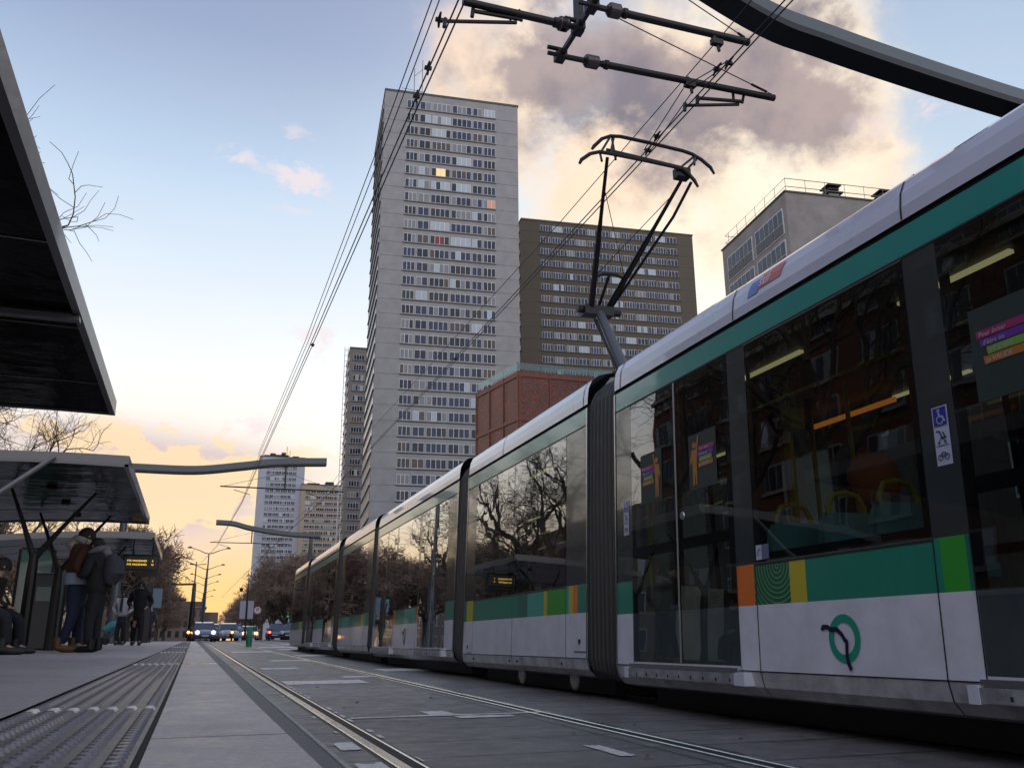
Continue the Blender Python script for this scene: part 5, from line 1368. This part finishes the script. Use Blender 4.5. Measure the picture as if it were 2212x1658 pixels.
def green_bollard():
    Y = 44.; p = onY(537, 1397, Y); t = thing('bollard', 'short green post with a paler top standing alone near the far track', 'bollard', (p.x, Y, g(Y)))
    gm1 = mat('bollard_green', (.015, .17, .07), .45); gm2 = mat('bollard_green_pale', (.05, .24, .12), .4)
    h = .9
    b = MB(); b.lathe((0, 0, 0), [(.13, 0), (.13, h*.42), (.115, h*.44), (.115, h*.5)], gm1, 14); b.build('base', t)
    b = MB(); b.lathe((0, 0, h*.5), [(.115, 0), (.12, h*.05), (.12, h*.42), (.13, h*.44), (.10, h*.5), (.02, h*.52)], gm2, 14); b.build('top', t)
green_bollard()
def marker():
    t = thing('traffic_marker', 'small white and blue banded marker post between the oncoming cars', 'marker post', (3.75, 84, g(84)))
    b = MB(); w_ = mat('marker_white', (.42, .48, .62), .5); b2 = mat('marker_blue', (.08, .14, .32), .5)
    for k in range(5): b.lathe((0, 0, k*.24), [(.30-.025*k, 0), (.28-.025*k, .24)], (w_, b2)[k % 2 if k in (1, 3) else 0], 12)
    b.build('body', t)
    b = MB(); b.lathe((0, 0, 1.2), [(.14, 0), (.14, .14), (.05, .2)], b2, 10); b.build('cap', t)
marker()
# cars
def car(label, x, y, rz, paint, L=4.2, Wd=1.76, Hh=1.5, head=None, plate=True, suv=False, tail=None):
    t = thing('parked_car' if 0 else 'car', label, 'car', (x, y, g(y)), rz, group='cars waiting and driving at the crossing')
    hl = L/2; hw = Wd/2
    # front faces -Y in local space
    prof = [(-hl+.02, .30), (-hl-.03, .50), (-hl+.04, .66), (-hl+.25, .76), (-hl+.98, .93), (-.2, .97), (hl-.35, 1.0), (hl-.05, .9), (hl+.02, .5), (hl-.1, .28), (0, .2), (-hl+.12, .22)]
    b = MB(); rows = []
    for s, k, q in ((-1, .86, .93), (-.95, .96, .955), (-.6, 1.01, .985), (0, 1.04, 1), (.6, 1.01, .985), (.95, .96, .955), (1, .86, .93)):
        rows.append([(s*hw, yy*q, .28+(zz-.28)*k) for yy, zz in prof])
    b.grid([[r[i] for i in range(len(r))] + [r[0]] for r in rows], paint)
    b.face(rows[0], paint); b.face(rows[-1][::-1], paint)
    # greenhouse
    gh = [(-hl+.80, .90), (-hl+1.60, Hh-.09), (-hl+2.05, Hh), (hl-1.0, Hh-.04), (hl-.35, .96)]
    rows = []
    for s in (-1, 1):
        rows.append([(s*(hw-.06 if zz < 1.1 else hw-.22), yy, zz) for yy, zz in gh])
    b.face([rows[0][1], rows[0][2], rows[1][2], rows[1][1]], paint); b.face([rows[0][2], rows[0][3], rows[1][3], rows[1][2]], paint)
    for r in rows:
        for i, j in ((0, 1), (1, 2), (3, 4)): b.tube([r[i], r[j]], .035, paint, 5)
        b.tube([((r[2][0]+r[0][0])/2*1.0+.0, .1, .98), (r[2][0], .15, Hh-.03)], .03, paint, 4)
    b.build('body', t, smooth=True)
    gl_ = mat('car_window', (.035, .045, .06), .08, spec=1, coat=.6)
    b = MB(); b.face([rows[0][0], rows[1][0], rows[1][1], rows[0][1]], gl_); b.build('windscreen', t)
    b = MB(); b.face([rows[0][4], rows[1][4], rows[1][3], rows[0][3]], gl_); b.build('rear_window', t)
    for r in rows: b = MB(); b.face(r, gl_); b.build('side_window', t)
    for yy in (-hl+.8, hl-.75):
        for s in (-1, 1):
            w = MB(); w.lathe((s*(hw-.09), yy, .31), [(.27, -.1), (.31, -.07), (.31, .07), (.27, .1)], black, 18, 0); wh = w.build('wheel', t)
            w = MB(); w.lathe((s*(hw-.0), yy, .31), [(.19, -.02), (.17, .015)], mat('rim_grey', (.3, .3, .32), .35, metal=.7), 12, 0); w.build('rim', wh)
    for s in (-1, 1):
        w = MB(); e = head
        m_ = mat('headlight_%s' % (str(head)), (.6, .6, .65), .15, emit=head, es=4.5) if head else mat('headlight_off', (.5, .52, .56), .1)
        w.lathe((s*(hw-.3), -hl+.035, .68), [(.05, -.07), (.15, -.04), (.17, .03)], m_, 12, 1); w.build('headlight', t)
    w = MB(); w.box(-.35, .35, -hl-.03, -hl+.02, .36, .56, black); w.build('grille', t)
    if plate: w = MB(); w.box(-.26, .26, -hl-.045, -hl-.031, .40, .50, mat('plate_white', (.45, .45, .45), .5)); w.build('number_plate', t)
    for s in (-1, 1): w = MB(); w.box(s*(hw+.07)-.08, s*(hw+.07)+.08, -hl+1.3, -hl+1.4, .96, 1.08, paint); w.build('mirror', t)
    return t
cpaint = lambda n, c: mat(n, c, .3, coat=1)
car('dark grey car driving towards us with violet-white headlights on', .75, 76, R_(4), cpaint('paint_grey', (.05, .055, .075)), head=(.30, .22, 1))
car('pale blue-grey car just right of the one with violet headlights', 2.8, 83, R_(2), cpaint('paint_pale', (.17, .21, .28)), L=4.0, Wd=1.7, Hh=1.5)
car('white car with warm orange headlights in the middle of the row', 5.35, 97, 0, cpaint('paint_white', (.35, .35, .38)), head=(1, .52, .10), Hh=1.45)
car('blue saloon half hidden behind the big dark car', 7.6, 89, R_(-14), cpaint('paint_blue', (.04, .07, .17)))
car('big dark car nearest the tram, side and bonnet both showing', 8.75, 84, R_(-24), cpaint('paint_dark', (.03, .032, .045)), L=4.5, Hh=1.56)
car('dark car hidden between the headlights car and the pale one', 1.9, 88, R_(2), cpaint('paint_black', (.02, .02, .02)))
def small_lamp(x, y, z, col, label, nm='scooter'):
    t = thing('scooter', label, 'scooter', (x, y, g(y)), group='scooters among the cars')
    b = MB(); b.tube([(0, .5, .35), (0, .2, .45), (0, -.3, .5), (0, -.5, .9)], [.12, .2, .16, .1], blackm, 8); b.build('body', t)
    for yy in (-.62, .62): b = MB(); b.lathe((0, yy, .27), [(.2, -.05), (.27, -.03), (.27, .03), (.2, .05)], black, 14, 0); b.build('wheel', t)
    b = MB(); b.lathe((0, -.55, .72), [(.03, -.06), (.1, -.03), (.11, .02)], mat('scooter_lamp_'+label[:3], col, .3, emit=col, es=6), 10, 1); b.build('headlight', t)
    b = MB(); b.tube([(-.3, -.42, .98), (0, -.5, .95), (.3, -.42, .98)], .02, blackm, 5); b.build('handlebar', t)
small_lamp(3.05, 80, 0, (1, .30, .05), 'orange-lit scooter low beside the pale car')
small_lamp(3.55, 83, 0, (1, .04, .03), 'red-lit scooter left of the banded marker post')
small_lamp(-.35, 78, 0, (1, .35, .08), 'scooter with a small orange glow left of the violet headlights')
small_lamp(6.35, 84, 0, (.8, .1, .06), 'dim red-lit scooter behind the green post')
small_lamp(-2.6, 62, 0, (1, .42, .12), 'far scooter glowing orange between the legs of the couple')
def pushchair():
    y = 31; t = thing('pushchair', 'small pushchair with a teal cover beside the woman in the pale coat', 'pushchair', (-1.98*1.0-.25, y, pf(y)), R_(20))
    b = MB(); b.tube([(-.25, 0, .15), (.1, 0, .6), (.4, 0, 1.0)], .02, blackm, 6); b.tube([(-.25, .4, .15), (.1, .4, .6), (.4, .4, 1.0)], .02, blackm, 6); b.tube([(.4, 0, 1.0), (.4, .4, 1.0)], .02, blackm, 6); b.build('frame', t)
    b = MB(); b.tube([(-.35, .2, .42), (-.1, .2, .55), (.12, .2, .62)], [.10, .16, .12], mat('cover_teal', (.05, .20, .20), .7), 8); b.build('cover', t)
    for x, yy in ((-.3, 0), (-.3, .4), (.2, 0), (.2, .4)): b = MB(); b.lathe((x, yy, .12), [(.08, -.02), (.12, 0), (.08, .02)], black, 12, 1); b.build('wheel', t)
pushchair()
# fallen leaves on the track slab
lf = MB(); r_ = random.Random(8)
lm_ = mat('leaf_brown', (.10, .06, .03), .8)
for k in range(60):
    x, y = r_.uniform(.8, 6.2), 2+r_.random()**2*22; s = r_.uniform(.012, .03); a = r_.uniform(0, 6.3); z = g(y)+.018
    P = [(x+s*math.cos(a+t)*q, y+s*math.sin(a+t)*q, z+(.012 if i % 2 else .001)*r_.random()) for i, (t, q) in enumerate(((0, 1.2), (1.0, .6), (2.2, 1), (3.5, .5), (4.7, .9), (5.5, .5)))]
    lf.face(P, lm_)
tag(lf.build('leaf_litter'), 'a few small brown dead leaves scattered over the track paving', 'leaves', kind='stuff')
# ------------------------------------------------------------------ people
def person(label, x, y, z, rz, h=1.75, coat=(.02, .02, .02), legs=(.02, .02, .03), shoe=(.02, .02, .02), hair=(.02, .015, .01), coat_len=.0, step=.0, arms='down', stoop=0., hood=None, backpack=None, scarf=None, hem=None, look=0, stance=.1, seated=False, beard=False, hairlong=False, bulk=1., vest=None):
    s = h/1.75; t = thing('person', label, 'person', (x, y, z), rz, group='people on the platform')
    V = lambda a, b_, c: (a*s, (b_+stoop*max(0, c-.9)/.8)*s, c*s)
    ft = stance
    if seated:
        hp, kn, an = .52, (.42, .5), (.42, .1)
        J = {'hip': V(0, 0, hp), 'kneeL': V(-.12, kn[0], kn[1]), 'ankL': V(-.12, an[0], an[1]), 'kneeR': V(.12, kn[0], kn[1]), 'ankR': V(.12, an[0]+.05, an[1]), 'toeL': V(-.12, an[0]+.14, .04), 'toeR': V(.12, an[0]+.2, .04)}
        dz = hp-.93
    else:
        J = {'hip': V(0, 0, .93), 'kneeL': V(-ft, step*.5+.03, .5), 'ankL': V(-ft, step*.9, .10), 'kneeR': V(ft, -step*.4+.03, .5), 'ankR': V(ft, -step, .10), 'toeL': V(-ft, step*.9+.15, .04), 'toeR': V(ft, -step+.15, .04)}
        dz = 0
    U = lambda a, b_, c: V(a, b_, c+dz)
    J.update(waist=U(0, 0, 1.08), chest=U(0, .0, 1.30), shc=U(0, -.01, 1.42), neck=U(0, .01, 1.50), head=U(0, .03, 1.60), crown=U(0, .02, 1.68), shL=U(-.18, 0, 1.40), shR=U(.18, 0, 1.40))
    if arms == 'pockets': J.update(elL=U(-.30, -.10, 1.14), haL=U(-.19, .12, 1.00), elR=U(.30, -.10, 1.14), haR=U(.19, .12, 1.00))
    elif arms == 'front': J.update(elL=U(-.27, .05, 1.14), haL=U(-.10, .27, 1.16), elR=U(.27, .05, 1.14), haR=U(.10, .27, 1.16))
    elif arms == 'lap': J.update(elL=U(-.25, .05, 1.12), haL=U(-.08, .28, 1.04), elR=U(.25, .05, 1.12), haR=U(.08, .28, 1.04))
    else: J.update(elL=U(-.24, -.03, 1.14), haL=U(-.23, .05, .90), elR=U(.24, -.03, 1.14), haR=U(.23, .05, .90))
    r = lambda k, v: (J[k], v*s)
    # one continuous body
    E0 = [('hip', 'waist'), ('waist', 'chest'), ('chest', 'shc'), ('shc', 'neck'), ('neck', 'head'), ('head', 'crown'), ('shc', 'shL'), ('shL', 'elL'), ('elL', 'haL'), ('shc', 'shR'), ('shR', 'elR'), ('elR', 'haR'), ('hip', 'kneeL'), ('kneeL', 'ankL'), ('ankL', 'toeL'), ('hip', 'kneeR'), ('kneeR', 'ankR'), ('ankR', 'toeR')]
    R0 = dict(hip=.11, waist=.10, chest=.11, shc=.075, neck=.05, head=.085, crown=.07, shL=.045, shR=.045, elL=.035, elR=.035, haL=.028, haR=.028, kneeL=.05, kneeR=.05, ankL=.035, ankR=.035, toeL=.03, toeR=.03)
    pts = {k: r(k, v) for k, v in R0.items()}
    # fingers as short chains rooted in each palm
    for sd, hk, ek in ((-1, 'haL', 'elL'), (1, 'haR', 'elR')):
        d = (Vector(J[hk])-Vector(J[ek])).normalized()
        for i in range(4):
            o = Vector(((i-1.5)*.018*s, (i-1.5)*.006*s, 0)); k1, k2 = hk+'f%d' % i, hk+'g%d' % i
            pts[k1] = (tuple(Vector(J[hk])+o+d*.05*s), .011*s); pts[k2] = (tuple(Vector(J[hk])+o*1.1+d*(.085+.01*(i in (1, 2)))*s+Vector((0, .015*s, 0))), .008*s)
            E0 += [(hk, k1), (k1, k2)]
        k1 = hk+'t'; pts[k1] = (tuple(Vector(J[hk])+d*.03*s+Vector((0, .045*s, 0))), .01*s); E0.append((hk, k1))
    skinned('body', pts, E0, skin, t, 1)
    cm = mat('cloth_%s' % str(coat), coat, .85, noise=.2, nscale=9, bump=.006, bscale=14); lm = mat('cloth_%s' % str(legs), legs, .85, noise=.25, nscale=6, bump=.004, bscale=20); sm = mat('leather_%s' % str(shoe), shoe, .6, noise=.2)
    q = {'hip': r('hip', .155), 'kneeL': r('kneeL', .082), 'ankL': r('ankL', .062), 'kneeR': r('kneeR', .082), 'ankR': r('ankR', .062), 'waist': r('waist', .13)}
    skinned('trousers', q, [('hip', 'waist'), ('hip', 'kneeL'), ('kneeL', 'ankL'), ('hip', 'kneeR'), ('kneeR', 'ankR')], lm, t, 2)
    bl = 1.0*bulk
    q = {'chest': r('chest', .165*bl), 'waist': r('waist', .155*bl), 'shc': r('shc', .115*bl), 'col': (tuple(Vector(J['neck'])), .075*s), 'shL': r('shL', .08*bl), 'elL': r('elL', .065*bl), 'wrL': (tuple(Vector(J['elL']).lerp(Vector(J['haL']), .88)), .048*s), 'shR': r('shR', .08*bl), 'elR': r('elR', .065*bl), 'wrR': (tuple(Vector(J['elR']).lerp(Vector(J['haR']), .88)), .048*s)}
    ed = [('chest', 'waist'), ('chest', 'shc'), ('shc', 'col'), ('shc', 'shL'), ('shL', 'elL'), ('elL', 'wrL'), ('shc', 'shR'), ('shR', 'elR'), ('elR', 'wrR')]
    z0 = (.93+dz-coat_len) if not seated else .55
    q['hem'] = (V(0, 0, z0), .175*s*bl); ed.append(('waist', 'hem'))
    skinned('coat', q, ed, cm, t, 2)
    if hem:
        b = MB(); b.lathe(V(0, 0, z0-.13), [(.17*s, 0), (.172*s, .16*s)], mat('cloth_%s' % str(hem), hem, .8), 18); b.build('shirt', t, smooth=True)
    for k in 'LR':
        a, c = Vector(J['ank'+k]), Vector(J['toe'+k])
        b = MB(); b.tube([a+Vector((0, -.05, .10))*s, a+Vector((0, -.05, -.03))*s, a+Vector((0, .05, -.05))*s, c+Vector((0, .0, 0))*s, c+Vector((0, .06, -.01))*s], [.06*s, .062*s, .052*s, .047*s, .02*s], sm, 10); b.build('shoe', t, smooth=True)
    hm = mat('hair_%s' % str(hair), hair, .8)
    H_ = Vector(J['head']); b = MB(); rows = []
    for i in range(8):
        a = math.pi*.62*i/7; rr = .112*s*math.sin(a)+.002
        rows.append([H_+Vector((rr*math.cos(2*math.pi*k/14)*.92, rr*math.sin(2*math.pi*k/14)*1.08-.022*s, .13*s*math.cos(a)+(.01 if k % 3 else 0)*s)) for k in range(14)])
    b.grid(rows, hm, True)
    if hairlong: b.tube([H_+Vector((0, -.07, .05))*s, H_+Vector((0, -.10, -.08))*s, H_+Vector((0, -.10, -.26))*s], [.09*s, .10*s, .05*s], hm, 10)
    if beard: b.tube([H_+Vector((0, .07, -.05))*s, H_+Vector((0, .065, -.11))*s], [.05*s, .03*s], hm, 8)
    b.build('hair', t, smooth=True)
    b = MB(); b.tube([H_+Vector((0, .09, .01))*s, H_+Vector((0, .118, -.02))*s, H_+Vector((0, .09, -.03))*s], [.012*s, .016*s, .012*s], skin, 6)
    for k in (-1, 1): b.tube([H_+Vector((k*.085, .0, .02))*s, H_+Vector((k*.098, -.01, -.02))*s], .014*s, skin, 6)
    b.tube([H_+Vector((-.025, .092, -.055))*s, H_+Vector((.025, .092, -.055))*s], .006*s, mat('lips', (.28, .09, .08), .5), 5)
    for k in (-1, 1): b.lathe(H_+Vector((k*.033, .088, .018))*s, [(.004*s, -.006*s), (.010*s, 0), (.004*s, .006*s)], mat('eyes', (.02, .015, .01), .2), 8, 1)
    b.build('face', t, smooth=True)
    if hood:
        b = MB(); n_ = Vector(J['neck']); rows = []
        for i in range(7):
            a = 2*math.pi*i/6
        pts_ = [n_+Vector((.12*math.cos(a), .13*math.sin(a)-.01, .03+.05*math.sin(a+math.pi)))*s if 0 else n_+Vector((.12*math.cos(a)*s, (.12*math.sin(a)-.02)*s, (.02-.05*math.sin(a))*s)) for a in [2*math.pi*k/14 for k in range(15)]]
        b.tube(pts_, .05*s, mat('hood_%s' % str(hood), hood, .9, bump=.01, bscale=30), 8); b.tube([n_+Vector((0, -.12, .05))*s, n_+Vector((0, -.17, -.03))*s, n_+Vector((0, -.13, -.13))*s], [.07*s, .09*s, .05*s], mat('hood_%s' % str(hood), hood, .9), 10); b.build('hood', t, smooth=True)
    if scarf:
        b = MB(); n_ = Vector(J['neck']); sc_ = mat('scarf_%s' % str(scarf), scarf, .9)
        b.tube([n_+Vector((.10*math.cos(a)*s, .10*math.sin(a)*s, 0)) for a in [2*math.pi*k/12 for k in range(13)]], .035*s, sc_, 8)
        b.tube([n_+Vector((.03, .12, -.02))*s, n_+Vector((.03, .17, -.25))*s, n_+Vector((.03, .18, -.45))*s], [.04*s, .045*s, .04*s], sc_, 8); b.build('scarf', t, smooth=True)
    if backpack:
        b = MB(); c_ = Vector(J['chest']); b.tube([c_+Vector((0, -.20, .14))*s, c_+Vector((0, -.26, .05))*s, c_+Vector((0, -.28, -.12))*s, c_+Vector((0, -.24, -.28))*s], [.08*s, .14*s, .16*s, .09*s], mat('backpack_%s' % str(backpack), backpack, .8, noise=.4, nscale=20), 12); b.build('backpack', t, smooth=True)
    return t
p = onY(150, 1408, 15)
person('tall bearded man in a brown jacket with a pale hood, blue jeans and tan boots', p.x-.02, 15, pf(15), R_(-75), 1.84, (.065, .022, .012), (.013, .020, .048), (.13, .075, .03), coat_len=-.12, arms='pockets', hood=(.34, .31, .28), hem=(.26, .31, .42), beard=True, stoop=.06, stance=.12, step=.12, bulk=1.1)
p = onY(196, 1408, 14.7)
person('person in a black coat with a grey hood and backpack facing the brown jacket', p.x, 14.7, pf(14.7), R_(62), 1.66, (.012, .012, .014), (.012, .012, .014), (.01, .01, .01), coat_len=.12, arms='front', hood=(.16, .15, .16), backpack=(.04, .04, .05), stoop=.10, bulk=1.12)
p = onY(257, 1392, 30)
person('woman in a short pale padded coat with a dark scarf walking along the platform', p.x, 30, pf(30), R_(175), 1.62, (.34, .33, .36), (.012, .012, .015), hair=(.012, .01, .008), coat_len=.10, arms='pockets', scarf=(.02, .02, .03), hairlong=True, bulk=1.05)
p = onY(293, 1391, 28)
person('tall man dressed all in black walking behind the woman in the pale coat', p.x, 28, pf(28), R_(178), 1.80, (.010, .010, .012), (.010, .010, .012), coat_len=.05, arms='pockets', step=.14, bulk=1.15)
p = onY(317, 1389, 46)
person('grey-haired walker in a dark coat open over a light blue shirt', p.x, 46, pf(46), R_(190), 1.66, (.02, .022, .035), (.012, .012, .015), hair=(.38, .36, .34), coat_len=.1, scarf=(.28, .36, .55))
person('dark figure seated on the bench at the left edge of the picture', -2.70, 13.15, pf(13.2), R_(-75), 1.74, (.012, .011, .012), (.014, .014, .018), seated=True, arms='lap', stoop=.22, bulk=1.15)
person('second seated figure with knees forward, right of the one at the left edge', -2.66, 14.0, pf(14), R_(-80), 1.68, (.02, .014, .012), (.012, .013, .018), seated=True, arms='lap', stoop=.32, bulk=1.1)
